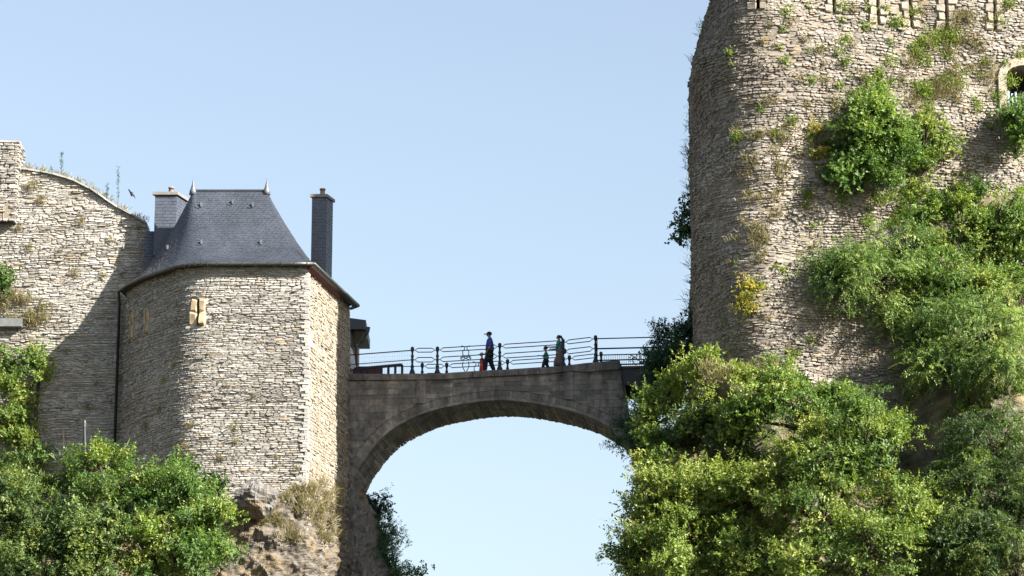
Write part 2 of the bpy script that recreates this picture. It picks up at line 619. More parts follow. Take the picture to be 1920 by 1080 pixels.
def place_stones(lst, mat, parent, visible, limit=300, name='stone', rest='stonework'):
    sc = []
    for i, s in enumerate(lst):
        px, py = proj(s[3])
        sc.append((s[2] if (0 < px < 1920 and 0 < py < 1080 and visible(px, py)) else 0, i))
    sc.sort(reverse=True)
    top = [i for a, i in sc[:limit] if a > 0]
    ts = set(top)
    for i in top:
        V, F, a, c, t = lst[i]
        obj(name, V, F, mat, parent, origin=c, tint=t)
    VV = []; FF = []; TT = []
    for i, (V, F, a, c, t) in enumerate(lst):
        if i in ts: continue
        b = len(VV); VV += V; FF += [[k + b for k in f] for f in F]; TT += [t] * len(V)
    if VV: obj(rest, VV, FF, mat, parent, tint=TT, kind='stuff')


# ================================================================== GROUND
g = MB(); g.add([(-3000, -3000, -30), (3000, -3000, -30), (3000, 3000, -30), (-3000, 3000, -30)], [(0, 1, 2, 3)])
tag(g.build('ground', M['ground']), kind='structure')


def loft(rings, mat, name, amp=.4, scale=.5, strata=0.0, sdir=(0.6, 0.2, 1.0), sub=3, seed=0, cap=True, sfreq=1.6, slab=.0):
    """rings: lists of plan polygons [(x,y,z)...] bottom to top -> rough rock mass"""
    n = len(rings[0])
    def smooth_ring(r):
        out = []
        for i in range(n):
            a, b = Vector(r[i]), Vector(r[(i + 1) % n])
            k = max(1, int(sub))
            for t in range(k): out.append(a.lerp(b, t / k))
        return out
    rr = [smooth_ring(r) for r in rings]
    rows = []
    for a, b in zip(rr, rr[1:]):
        dz = max((q - p).length for p, q in zip(a, b)); k = max(1, int(dz / .08)) if dz < 6 else max(1, int(dz / .5))
        for t in range(k): rows.append([p.lerp(q, t / k) for p, q in zip(a, b)])
    rows.append(rr[-1])
    m = len(rr[0])
    V = []
    sd_ = Vector(sdir).normalized()
    for r in rows:
        c = sum(r, Vector()) / m
        for i, p in enumerate(r):
            t = (r[(i + 1) % m] - r[i - 1]); nn = Vector((t.y, -t.x, 0))
            nn = nn.normalized() if nn.length > 1e-6 else Vector((0, -1, 0))
            q = p * scale
            d = amp * (fbm(q.x + seed, q.y, q.z, 4) + .3 * abs(nz(q.x * 3.1 + q.z * 2.2, q.y * 3, q.z * 3.1 - q.x * 1.5 + seed)))
            if slab: d += .09 * abs(nz((p.x * .75 + p.z * .66) * 1.6, p.y * 2, (p.z * .75 - p.x * .66) * 6.5 + seed)) + .05 * nz(p.x * 6, p.y * 6, p.z * 6)
            if slab:
                w_ = Vector((p.x * .75 + p.z * .66, p.y, (p.z * .75 - p.x * .66) * 2.6)) * 1.1
                dist, _ = noise.voronoi(w_)
                d += slab * (dist[1] - dist[0] - .35)
            if strata:
                s = p.dot(sd_) * sfreq + .6 * nz(p.x * .5, p.y * .5, p.z * .5 + seed)
                st = s - math.floor(s)
                d += strata * (st * st - .4) * (0.6 + .8 * nz(math.floor(s) * 3.3, p.x * .3, 1.7))
            V.append(p + nn * d)
    F = []
    for i in range(len(rows) - 1):
        for k in range(m):
            F.append((i * m + k, i * m + (k + 1) % m, (i + 1) * m + (k + 1) % m, (i + 1) * m + k))
    if cap: F.append(tuple((len(rows) - 1) * m + k for k in range(m)))
    return obj(name, V, F, mat)


# ================================================================== LEFT TOWER HOUSE
rng = random.Random(11)
TF = -6.0
xr = at(573, 700, TF).x
left_pts = [(-16.25, -1.7), (-15.75, -2.75), (-15.0, -3.85)] + arc(-12.25, -4.0, 2.0, 214, 270, 9)
NL = len(left_pts)
tpath = [(-15.9, 1.0)] + left_pts + [(xr, TF), (-7.08, .5), (-7.0, 1.0)]
tw = Wall(tpath, batter=.012, ztop=5.0, bulge=.07, seed=4)
z_eave = at(480, 492, TF - .4).z
TB = z_eave - 11.5
house = thing('gate_tower', 'grey rubble stone tower with curved corner and dark slate hipped roof beside the bridge', 'tower', (-11.5, -2.5, TB))
# corner parameter values
cidx = len(tpath) - 3
u_corner = tw.c[cidx]
u_arc = tw.c[NL]
u_back = tw.c[cidx + 1]
# window slits
win = []
for (pa, pb, ya, yb, nm) in ((369.5, 372.5, 561, 611, 'w'), (273, 274.6, 580, 626, 'a'), (246.5, 248, 585, 636, 'b')):
    ua, _ = tw.hit(pa, (ya + yb) / 2, u_arc - 7, u_corner); ub, _ = tw.hit(pb, (ya + yb) / 2, u_arc - 7, u_corner)
    if ub - ua < .07: ub = ua + .07
    za = z_at(yb, tw.point(ua, 3).y); zb = z_at(ya, tw.point(ua, 3).y)
    win.append((ua, ub, za, zb))
us = [u for u in [i * tw.L / 70 for i in range(71)] if abs(u - u_corner) > .12] + [u_corner - .09, u_corner + .09, u_back, u_arc]
tz = [TB + i * (z_eave + .1 - TB) / 12 for i in range(13)]
wall = shell(tw, us, tz, .8, M['mortar_l'], 'wall', house, win)
JW = [(.30, .27), (.10, .20), (.10, .20)]


def t_inside(u, z, ua, ub):
    if z > z_eave + .05: return False
    for (a, b, c, d), (jl, jr) in zip(win, JW):
        if a - jl < ub and ua < b + jr and c - .03 < z < d + .03: return False
    return True


st = stones(tw, .0, u_corner, TB, z_eave + .05, rng, t_inside, (.042, .1), (.13, .5), (-.014, .034), (.28, .85), breaks=(u_corner,))
st_r = stones(tw, u_corner, u_back + .4, TB, z_eave + .05, rng, t_inside, (.10, .2), (.12, .45), (-.03, .012), (.1, .9), wob=.03)
place_stones(st, M['tower'], wall, lambda px, py: (px > 330 or py < 820) and py < 950)
# the right flank is rendered: smoother, warmer stones
rw = MB()
for V, F, a, c, t in st_r: rw.add(V, F, t)
flank = rw.build('flank_masonry', M['render'], wall, kind='stuff')
zq = TB
fd = Vector((-1, 0)); rd = (Vector((-7.08, .5)) - Vector((xr, TF))).normalized()
nf_, nr_ = Vector((0, -1)), Vector((rd.y, -rd.x))
iq = 0
while zq < z_eave - .02:
    hq = rng.uniform(.06, .15); k_ = tw.off(u_corner, zq) + rng.uniform(.015, .05)
    cq = Vector((xr, TF)) + nf_ * k_ + nr_ * k_ + fd * rng.uniform(-.03, .03)
    l1, l2 = (.34, .16) if iq % 2 else (.16, .34)
    l1 *= rng.uniform(.7, 1.3); l2 *= rng.uniform(.7, 1.3)
    a_, b_, c_ = cq + fd * l1, cq, cq + rd * l2
    d_ = cq + fd * (l1 * .9) + rd * (l2 * .9)
    m_ = MB()
    m_.hexa([(p.x, p.y, zq + .006) for p in (a_, b_, c_, d_)] + [(p.x + rng.uniform(-.012, .012), p.y + rng.uniform(-.012, .012), zq + hq - .006) for p in (a_, b_, c_, d_)], rng.uniform(.3, .85))
    m_.build('quoin', M['tower'], wall, origin=(cq.x, cq.y, zq))
    zq += hq; iq += 1
for (a, b, c, d), (jl, jr) in zip(win, JW):
    wn_ = MB()
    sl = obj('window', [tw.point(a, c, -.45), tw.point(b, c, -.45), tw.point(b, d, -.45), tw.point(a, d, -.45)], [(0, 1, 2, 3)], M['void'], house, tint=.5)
    k = 2
    for side in (0, 1):
        for q in range(k):
            z0_, z1_ = c + (d - c) * q / k, c + (d - c) * (q + 1) / k
            wdt = (jl if side == 0 else jr) * rng.uniform(.85, 1)
            u0_, u1_ = (a - wdt, a) if side == 0 else (b, b + wdt)
            V, F, ar, ce, t = stone_geo(tw, u0_, u1_, z0_, z1_, rng, (.045, .055), (.4, .8), .004, .35)
            obj('jamb', V, F, M['sandstone_warm'], sl, origin=ce, tint=t)

# --- roof
OV = .38
epath = []
for i, (x, y) in enumerate(tpath): epath.append(tw.plan(tw.c[i]))
E_left = []
for i in range(1, NL + 1):
    p, n = tw.plan(tw.c[i])
    if i == 1: n = Vector((-.95, -.3))
    E_left.append(Vector((p.x + n.x * OV, p.y + n.y * OV)))
corner_e = Vector((xr + .28, TF - OV))
right_e = Vector((-6.62, .75))
back_e = [right_e, Vector((-7.2, 1.3)), Vector((-16.2, 1.3)), E_left[0]]
RY = -2.4
R0 = Vector(at(362, 357, RY)); R1 = Vector(at(500, 360, RY))
R0.z = R1.z = (R0.z + R1.z) / 2
H = R0.z - z_eave


def rprof(s): return .30 * s + .70 * s ** 1.9


def rpt(E, T, s, lift=0.0, n=None):
    b = s
    p = Vector((E.x + (T.x - E.x) * b, E.y + (T.y - E.y) * b, z_eave + H * rprof(s)))
    return p


# segments: list of (E,T) samples
segs = []
segs.append([(e, R0) for e in E_left])
front = []
for i in range(13):
    t = i / 12; front.append((E_left[-1].lerp(corner_e, t), R0.lerp(R1, t)))
segs.append(front)
segs.append([(corner_e.lerp(right_e, i / 8), R1) for i in range(9)])
bk = []
for i in range(9):
    t = i / 8; bk.append((right_e.lerp(Vector((-16.2, 1.3)), t), R1.lerp(R0, t)))
segs.append(bk)
segs.append([(Vector((-16.2, 1.3)).lerp(E_left[0], i / 3), R0) for i in range(4)])
roof = thing and None
rb = MB()
NS = 16
for sg in segs:
    for (a, b) in zip(sg, sg[1:]):
        for k in range(NS):
            s0, s1 = k / NS, (k + 1) / NS
            rb.add([rpt(*a, s0), rpt(*b, s0), rpt(*b, s1), rpt(*a, s1)], [(0, 1, 2, 3)])
roof = rb.build('roof', M['slate'], house)
# slates, joined (too small to pick apart)
sv = []; sf = []; stt = []
ss = [0]
while ss[-1] < 1:
    s = ss[-1]
    e = 1e-3
    dl = math.hypot((rprof(s + e) - rprof(s)) / e * H, 3.6)
    ss.append(min(1, s + .125 / dl))
for sg in segs:
    acc = [0]
    for kcourse, (s0, s1) in enumerate(zip(ss, ss[1:])):
        pl = [rpt(E, T, s0) for E, T in sg]; pu = [rpt(E, T, min(1, s1 + (s1 - s0) * .15)) for E, T in sg]
        cum = [0]
        for a, b in zip(pl, pl[1:]): cum.append(cum[-1] + (b - a).length)
        Lc = cum[-1]
        if Lc < .05: continue
        n = max(1, int(Lc / .2))
        def lerp_pl(P, x):
            for i in range(len(cum) - 1):
                if x <= cum[i + 1] + 1e-9:
                    t = (x - cum[i]) / max(1e-9, cum[i + 1] - cum[i]); return P[i].lerp(P[i + 1], t)
            return P[-1]
        offx = .5 if kcourse % 2 else 0
        xs = [0] + [(i + offx) * Lc / n for i in range(0 if offx else 1, n)] + [Lc]
        for xa, xb in zip(xs, xs[1:]):
            if xb - xa < .01: continue
            g_ = .006
            A, B = lerp_pl(pl, xa + g_), lerp_pl(pl, xb - g_); C_, D_ = lerp_pl(pu, xb - g_), lerp_pl(pu, xa + g_)
            nn = (B - A).cross(D_ - A)
            if nn.length < 1e-8: continue
            nn.normalize()
            lf = .009 + rng.uniform(0, .007)
            b0 = len(sv)
            sv += [A, B, A + nn * lf, B + nn * (lf + rng.uniform(-.004, .004)), C_ + nn * .004, D_ + nn * .004]
            sf += [(b0, b0 + 1, b0 + 3, b0 + 2), (b0 + 2, b0 + 3, b0 + 4, b0 + 5), (b0, b0 + 2, b0 + 5), (b0 + 1, b0 + 4, b0 + 3)]
obj('slates', sv, sf, M['slate'], roof, kind='stuff')
# ridge capping + finials + roof hooks
rc = MB(); rc.tube([R0 + Vector((0, 0, .03)), R1 + Vector((0, 0, .03))], .055, 8); rc.build('ridge_cap', M['slate'], roof)
for rp in (R0, R1):
    f = MB(); f.lathe(rp, [(.17, -.16), (.14, .02), (.085, .18), (.042, .36), (.018, .5), (.006, .58)], 8); f.build('finial', M['lead'], roof, smooth=True)
for (px, py) in ((380, 384), (432, 385), (477, 384), (381, 456), (491, 454), (317, 469)):
    # hook on the slope: find s on front (or left) segment
    best = None
    for sg in segs[:2]:
        for E, T in sg:
            for k in range(1, 40):
                p = rpt(E, T, k / 40); q = proj(p); e = (q[0] - px) ** 2 + (q[1] - py) ** 2
                if best is None or e < best[0]: best = (e, p)
    p = best[1]
    hk = MB()
    hk.tube([p + Vector((0, .05, -.02)), p + Vector((-.02, -.16, -.03)), p + Vector((-.03, -.19, .12))], .022, 5)
    hk.box((p.x - .05, p.y - .06, p.z - .03), (p.x + .03, p.y + .02, p.z + .16))
    hk.build('roof_hook', M['lead'], roof)
# gutter with brackets
gp = [Vector((e.x, e.y, z_eave - .05)) for e in E_left] + [Vector((E_left[-1].lerp(corner_e, i / 4).x, corner_e.y, z_eave - .05)) for i in range(1, 5)]
gp2 = [Vector((corner_e.x, corner_e.y, z_eave - .05)), Vector((right_e.x, right_e.y, z_eave - .05)), Vector((right_e.x - .35, right_e.y + .5, z_eave - .05))]
gt = MB(); gt.tube(gp, .075, 8); gt.tube(gp2, .075, 8); gut = gt.build('gutter', M['zinc'], house, smooth=True)
acc = 0
allg = gp + gp2[1:2]
for a, b in zip(allg, allg[1:]):
    acc += (b - a).length
    nb = max(1, round((b - a).length / .55))
    for i in range(nb):
        p = a.lerp(b, (i + .5) / nb)
        bm_ = MB(); bm_.box((p.x - .01, p.y - .085, p.z - .08), (p.x + .01, p.y + .05, p.z + .08)); bm_.build('bracket', M['zinc'], gut, origin=p)
# soffit boards: dark wood round the curve, red painted on the right flank
sm = MB()
inner = []
for e, i in zip(E_left, range(1, NL + 1)):
    p, n = tw.plan(tw.c[i]); inner.append(Vector((p.x - n.x * .1, p.y - n.y * .1)))
for (a, b), (c, d) in zip(zip(E_left, E_left[1:]), zip(inner, inner[1:])):
    sm.hexa([(a.x, a.y, z_eave - .03), (b.x, b.y, z_eave - .03), (d.x, d.y, z_eave - .1), (c.x, c.y, z_eave - .1),
             (a.x, a.y, z_eave - .005), (b.x, b.y, z_eave - .005), (d.x, d.y, z_eave + .05), (c.x, c.y, z_eave + .05)])
sm.hexa([(E_left[-1].x, E_left[-1].y, z_eave - .03), (corner_e.x, corner_e.y, z_eave - .03), (xr, TF + .1, z_eave - .1), (E_left[-1].x, TF + .1, z_eave - .1),
         (E_left[-1].x, E_left[-1].y, z_eave - .005), (corner_e.x, corner_e.y, z_eave - .005), (xr, TF + .1, z_eave + .05), (E_left[-1].x, TF + .1, z_eave + .05)])
sm.build('soffit', M['bark'], house)
for k in range(2):
    m_ = MB()
    a = Vector((corner_e.x, corner_e.y)); b = Vector((right_e.x, right_e.y))
    if k == 1: a, b = a.lerp(b, .0), a.lerp(b, .72)
    wa, wb = Vector((xr - .05, TF)), Vector((-7.12, .75))
    if k == 1: wb = wa.lerp(wb, .72)
    q0, q1 = (.0, .45) if k == 0 else (.45, 1.0)
    dz0, dz1 = (.10, .13) if k == 0 else (.15, .3)
    P0, P1, P2, P3 = a.lerp(wa, q0), b.lerp(wb, q0), b.lerp(wb, q1), a.lerp(wa, q1)
    m_.hexa([(P0.x, P0.y, z_eave - dz0), (P1.x, P1.y, z_eave - dz0), (P2.x, P2.y, z_eave - dz1), (P3.x, P3.y, z_eave - dz1),
             (P0.x, P0.y, z_eave - .005), (P1.x, P1.y, z_eave - .005), (P2.x, P2.y, z_eave), (P3.x, P3.y, z_eave)])
    m_.build('eaves_board', M['redwood'] if k else M['pipe'], house)


def chimney(px0, px1, pxs, pytop, pybot, Y, label_side=1, depth=.7):
    """slate-hung chimney: front face px0..px1, right return to pxs"""
    x0, x1 = at(px0, pytop, Y).x, at(px1, pytop, Y).x
    zt, zb = at(px0, pytop, Y).z, at(px0, pybot, Y).z - .8
    m_ = MB()
    skew = (at(pxs, pytop, Y + depth).x - at(px1, pytop, Y + depth).x)
    fp = [Vector((x0, Y)), Vector((x1, Y)), Vector((x1 + skew, Y + depth)), Vector((x0 + skew, Y + depth))]
    m_.hexa([(p.x, p.y, zb) for p in fp] + [(p.x, p.y, zt) for p in fp])
    ch = m_.build('chimney', M['slate_blue'], house)
    c = sum(fp, Vector((0, 0))) / 4
    cap = MB()
    fo = [c + (p - c) * 1.22 for p in fp]
    cap.hexa([(p.x, p.y, zt) for p in fo] + [(p.x, p.y, zt + .13) for p in fo])
    cap.build('cap_slab', M['capstone'], ch)
    pot = MB(); pot.lathe((c.x, c.y, zt + .13), [(.14, 0), (.14, .1), (.11, .12), (.105, .3), (.13, .3), (.13, .36)], 10); pot.build('chimney_pot', M['clay'], ch, smooth=True)
    # slates
    for fa, fb in ((fp[0], fp[1]), (fp[1], fp[2])):
        Lc = (fb - fa).length; d = (fb - fa).normalized(); n_ = Vector((d.y, -d.x))
        rh = .14; nr = int((zt - zb) / rh); nn = max(2, round(Lc / .24))
        for r_ in range(nr):
            z1_ = zt - r_ * rh; z0_ = z1_ - rh
            xs = [i * Lc / nn for i in range(nn + 1)] if r_ % 2 else [0] + [(i + .5) * Lc / nn for i in range(nn)] + [Lc]
            for xa, xb in zip(xs, xs[1:]):
                pa, pb = fa + d * (xa + .004), fa + d * (xb - .004)
                lf = rng.uniform(.012, .02)
                vv = [(pa.x + n_.x * lf, pa.y + n_.y * lf, z0_), (pb.x + n_.x * lf, pb.y + n_.y * lf, z0_), (pb.x + n_.x * .006, pb.y + n_.y * .006, z1_), (pa.x + n_.x * .006, pa.y + n_.y * .006, z1_),
                      (pa.x, pa.y, z0_), (pb.x, pb.y, z0_)]
                if z0_ < zb: continue
                obj('slate', vv, [(0, 1, 2, 3), (4, 5, 1, 0), (4, 0, 3), (5, 2, 1)], M['slate_blue'], ch, origin=(pa.x, pa.y, z0_))
    return ch


chimney(291, 331, 345, 366, 445, -1.2, depth=1.0)
chimney(585, 612, 622, 370, 505, -.3, depth=.75)
# slate-hung wall below the left chimney
a0 = at(273, 437, -.5); a1 = at(342, 437, -.5)
m_ = MB(); m_.box((a0.x, -.8, z_eave - 1.2), (a1.x, .9, a0.z)); sh = m_.build('slate_hung_wall', M['slate_blue'], house)
rr_ = 0
zz = a0.z
while zz > z_eave - .9:
    n_ = 7
    for i in range(n_):
        xa = a0.x + (a1.x - a0.x) * (i + (.0 if rr_ % 2 else .5)) / n_; xb = min(a1.x, xa + (a1.x - a0.x) / n_)
        obj('slate', [(xa + .008, -.83, zz - .14), (xb - .008, -.83, zz - .14), (xb - .008, -.806, zz), (xa + .008, -.806, zz), (xa + .008, -.8, zz - .14), (xb - .008, -.8, zz - .14)],
            [(0, 1, 2, 3), (4, 5, 1, 0)], M['slate_blue'], sh, origin=(xa, -.83, zz - .14))
    zz -= .14; rr_ += 1
# downpipe in the angle of the walls
dp = MB(); p0 = Vector((E_left[0].x, E_left[0].y - .05, z_eave - .1))
wx = at(219, 700, -.7).x
dp.tube([p0, p0 + Vector((.02, .3, -.4)), (wx, -.62, z_eave - 1.2), (wx, -.62, z_eave - 9.5)], .06, 8)
dp.build('downpipe', M['pipe'], house, smooth=True)

# ================================================================== LEFT CURTAIN WALL
rng = random.Random(21)
LW = -.3
lw = Wall([(-34, LW), (-15.7, LW)], batter=.008, ztop=8, bulge=.08, seed=31)
top_px = [(-200, 300), (33, 316), (60, 318), (100, 326), (135, 336), (165, 350), (190, 367), (215, 385), (240, 398), (262, 410), (281, 421)]
top_uz = [(at(px, py, LW).x + 34, at(px, py, LW).z) for px, py in top_px]
ztl = lambda u: interp(u, top_uz)
WB = z_eave - 11
cw = thing('curtain_wall', 'light grey rubble wall with sloping top left of the slate roofed tower', 'wall', (-22, LW, WB))
shell_l = shell(lw, [i * .3 for i in range(62)], None, 1.0, M['mortar_l'], 'wall', cw, z0=WB, z1f=lambda u: ztl(u) - .06)
sl_ = stones(lw, 9, lw.L, WB, 12, rng, lambda u, z, a, b: z < ztl(u) - .09, (.045, .115), (.13, .52), (-.014, .038), (.28, .85), wob=.13)
place_stones(sl_, M['wall'], shell_l, lambda px, py: py < 830 and not (px < 110 and py > 540))
# coping slabs along the sloping top
uu = 9.0
while uu < lw.L:
    l = rng.uniform(.35, .75); ub = min(lw.L, uu + l)
    za, zb = ztl(uu), ztl(ub)
    f = rng.uniform(.04, .12); th = rng.uniform(.05, .09)
    P_ = lambda u, z, y: (u - 34, LW + y, z)
    mm = MB(); mm.hexa([P_(uu, za - .06, -f - .06), P_(ub - .02, zb - .06, -f - .06), P_(ub - .02, zb - .06, 1.05), P_(uu, za - .06, 1.05),
                        P_(uu, za - .06 + th, -f - .05), P_(ub - .02, zb - .06 + th, -f - .05), P_(ub - .02, zb - .06 + th, 1.05), P_(uu, za - .06 + th, 1.05)], rng.uniform(.1, .5))
    mm.build('coping_slab', M['wall'], cw)
    uu = ub
# standing pier at the far left
px_r = at(33, 300, LW - .5).x
pz = at(20, 268, LW - .5).z
pw = Wall([(px_r - 3, LW - .55), (px_r, LW - .55), (px_r + .02, LW + .8)], bulge=.04, seed=51)
pier = thing('wall_pier', 'stub of rubble pier rising above the sloping wall at the far left', 'pier', (px_r - 1, LW - .3, pz - 4))
psh = shell(pw, [i * pw.L / 14 for i in range(15)] + [3.0], [pz - 3.5, pz - 2, pz - 1, pz], .5, M['mortar_d'], 'wall', pier)
pst = stones(pw, 1.2, pw.L, pz - 3.5, pz, rng, lambda u, z, a, b: not (2.55 < u < 2.85 and pz - 3.4 < z < pz - 2.6), (.07, .15), (.2, .5), (.0, .06), (.0, .6), breaks=(3.0,))
place_stones(pst, M['wall'], psh, lambda px, py: True)
m_ = MB(); m_.box((px_r - 3.05, LW - .62, pz), (px_r + .06, LW + .85, pz + .08)); m_.build('cap_slab', M['wall'], pier)
# stone ledge on the wall
p = at(0, 600, LW - .4)
m_ = MB(); z0_ = at(20, 612, LW - .4).z; z1_ = at(20, 592, LW - .4).z; xr_ = at(41, 600, LW - .4).x
m_.hexa([(xr_ - 3, LW - .45, z0_), (xr_, LW - .45, z0_), (xr_, LW + .1, z0_), (xr_ - 3, LW + .1, z0_), (xr_ - 3, LW - .45, z1_ - .12), (xr_, LW - .45, z1_ - .12), (xr_, LW + .1, z1_), (xr_ - 3, LW + .1, z1_)], .5)
lg = m_.build('stone_ledge', plain_mat('ledge_slate', (.22, .23, .24), .8, 0, .25, 4, .01), origin=(xr_ - 1.5, LW, z0_))
tag(lg, 'dark grey stone slab sticking out of the left wall above creeper', 'ledge')

# ================================================================== BRIDGE
rng = random.Random(5)
BA = R(6.0); BW = 3.5


def B(s, z, d=0.0): return Vector((s * math.cos(BA) + d * math.sin(BA), -s * math.sin(BA) + d * math.cos(BA), z))


def bpx(px, py, d=0.0):
    """(s,z) on the plane d of the bridge seen at pixel"""
    a, b = (px - 960) / FPX, (540 - py) / FPX
    v = Vector((a, CP - b * SP, SP + b * CP))
    n = Vector((math.sin(BA), math.cos(BA), 0))
    t = (d - CAM.dot(n)) / v.dot(n)
    p = CAM + v * t
    return p.x * math.cos(BA) - p.y * math.sin(BA), p.z


arch_px = [(640, 1010), (647, 960), (656, 918), (669, 885), (687, 856), (708, 830), (731, 808), (763, 789), (798, 774), (838, 763), (879, 756), (910, 752), (942, 750.5), (980, 753), (1022, 760), (1062, 768), (1101, 780), (1130, 793), (1157, 810), (1185, 835), (1205, 870), (1216, 915), (1220, 970)]
arch = [Vector(bpx(*q)) for q in arch_px]


def catmull(P, k=8):
    out = []
    for i in range(len(P) - 1):
        p0, p1, p2, p3 = P[max(i - 1, 0)], P[i], P[i + 1], P[min(i + 2, len(P) - 1)]
        for j in range(k):
            t = j / k
            out.append(.5 * ((2 * p1) + (p2 - p0) * t + (2 * p0 - 5 * p1 + 4 * p2 - p3) * t * t + (3 * p1 - p0 - 3 * p2 + p3) * t ** 3))
    out.append(P[-1])
    return out


def resample(P, n):
    c = [0]
    for a, b in zip(P, P[1:]): c.append(c[-1] + (b - a).length)
    out = []
    j = 0
    for i in range(n + 1):
        x = c[-1] * i / n
        while j < len(P) - 2 and c[j + 1] < x: j += 1
        out.append(P[j].lerp(P[j + 1], (x - c[j]) / max(1e-9, c[j + 1] - c[j])))
    return out


NV = 128
ar = resample(catmull(arch), NV)
an = []
for i in range(NV + 1):
    t = (ar[min(i + 1, NV)] - ar[max(i - 1, 0)]).normalized(); an.append(Vector((-t.y, t.x)))   # outward (up)
RT = .42
ext = [a + n * RT for a, n in zip(ar, an)]
top_px_b = [(600, 702.5), (830, 700.8), (900, 696), (1031, 689.5), (1070, 685), (1097, 681.5), (1163, 676), (1170, 676)]
topz = [(bpx(*q)[0], bpx(*q)[1]) for q in top_px_b]
bz = lambda s: interp(s, topz)
S0 = bpx(632, 800)[0]; S1 = bpx(1163, 720)[0]; S2 = bpx(1235, 800)[0]
COP = .27
bridge = thing('stone_bridge', 'weathered single arch stone bridge spanning the gap between tower and castle', 'bridge', B(-1, -8, BW / 2))


def exz(s):
    """height of the extrados at s (top branch)"""
    best = None
    for a, b in zip(ext, ext[1:]):
        if min(a.x, b.x) <= s <= max(a.x, b.x):
            z = a.y + (b.y - a.y) * (s - a.x) / (b.x - a.x + 1e-12)
            best = z if best is None else max(best, z)
    return best


# core: from extrados to deck
ns = 90
mb = MB()
smin = min(p.x for p in ext); smax = max(p.x for p in ext)
zlow = -7.0
pv = []
for i in range(ns + 1):
    s = S0 - .6 + (S2 - S0 + .6) * i / ns
    lo = exz(s)
    if lo is None: lo = zlow
    hi = bz(s) - COP if s <= S1 + .01 else interp(s, [(S1, bz(S1) - COP), (S1 + .25, -1.9), (S2, -2.9)])
    lo = min(lo, hi - .05)
    pv.append((s, lo, hi))
V = []; F = []
for s, lo, hi in pv:
    V += [B(s, lo, .03), B(s, hi, .03), B(s, hi, BW - .03), B(s, lo, BW - .03)]
for i in range(ns):
    a, b = i * 4, i * 4 + 4
    F += [(a, b, b + 1, a + 1), (a + 1, b + 1, b + 2, a + 2), (a + 2, b + 2, b + 3, a + 3), (a + 3, b + 3, b, a)]
F += [(3, 2, 1, 0), tuple(ns * 4 + k for k in range(4))]
core = obj('masonry_core', V, F, M['bridge'], bridge, tint=.3)
# deck paving
V = []; F = []
for i in range(ns + 1):
    s = S0 - .6 + (S1 - S0 + .6) * i / ns
    V += [B(s, bz(s) - .04, .3), B(s, bz(s) - .04, BW - .3)]
for i in range(ns): F.append((2 * i, 2 * i + 2, 2 * i + 3, 2 * i + 1))
obj('deck', V, F, M['deck'], bridge, tint=.5)
# voussoirs: ring x depth stones
for i in range(NV):
    cuts = [0]
    while cuts[-1] < BW - .5: cuts.append(cuts[-1] + rng.uniform(1.3, 2.1))
    cuts[-1] = BW
    if BW - cuts[-2] < .4: cuts.pop(-2)
    for k, (d0, d1) in enumerate(zip(cuts, cuts[1:])):
        g_ = .012
        e = rng.uniform(-.012, .022)
        def q(i_, f, r_, d): 
            a = ar[i].lerp(ar[i + 1], f); n = an[i].lerp(an[i + 1], f); p = a + n * r_
            return B(p.x, p.y, d)
        dd0 = d0 + (g_ if k else -rng.uniform(.0, .015)); dd1 = d1 - (g_ if k < len(cuts) - 2 else 0)
        f0, f1 = (.02, .98) if k == 0 else (.045, .955)
        tl = rng.uniform(-.01, .01)
        m_ = MB()
        m_.hexa([q(i, f0, e + tl, dd0), q(i, f1, e - tl, dd0), q(i, f1, e - tl + rng.uniform(-.015, .015), dd1), q(i, f0, e + tl, dd1),
                 q(i, f0, RT - .01, dd0), q(i, f1, RT - .01, dd0), q(i, f1, RT - .01, dd1), q(i, f0, RT - .01, dd1)], rng.uniform(.05, .95))
        # reverse if needed: keep outward normals irrelevant for closed opaque solids
        m_.build('voussoir', M['vault'] if k else M['bridge'], bridge, origin=q(i, .5, .2, d0))
# solid barrel behind the voussoirs
V = []; F = []
for a, n in zip(ar, an):
    for r_, d in ((.08, .06), (RT + .05, .06), (RT + .05, BW - .06), (.08, BW - .06)):
        p = a + n * r_; V.append(B(p.x, p.y, d))
for i in range(NV):
    for k in range(4): F.append((i * 4 + k, i * 4 + 4 + k, i * 4 + 4 + (k + 1) % 4, i * 4 + (k + 1) % 4))
F += [(3, 2, 1, 0), tuple(NV * 4 + k for k in range(4))]
obj('barrel_vault', V, F, M['vault'], bridge, tint=.15)
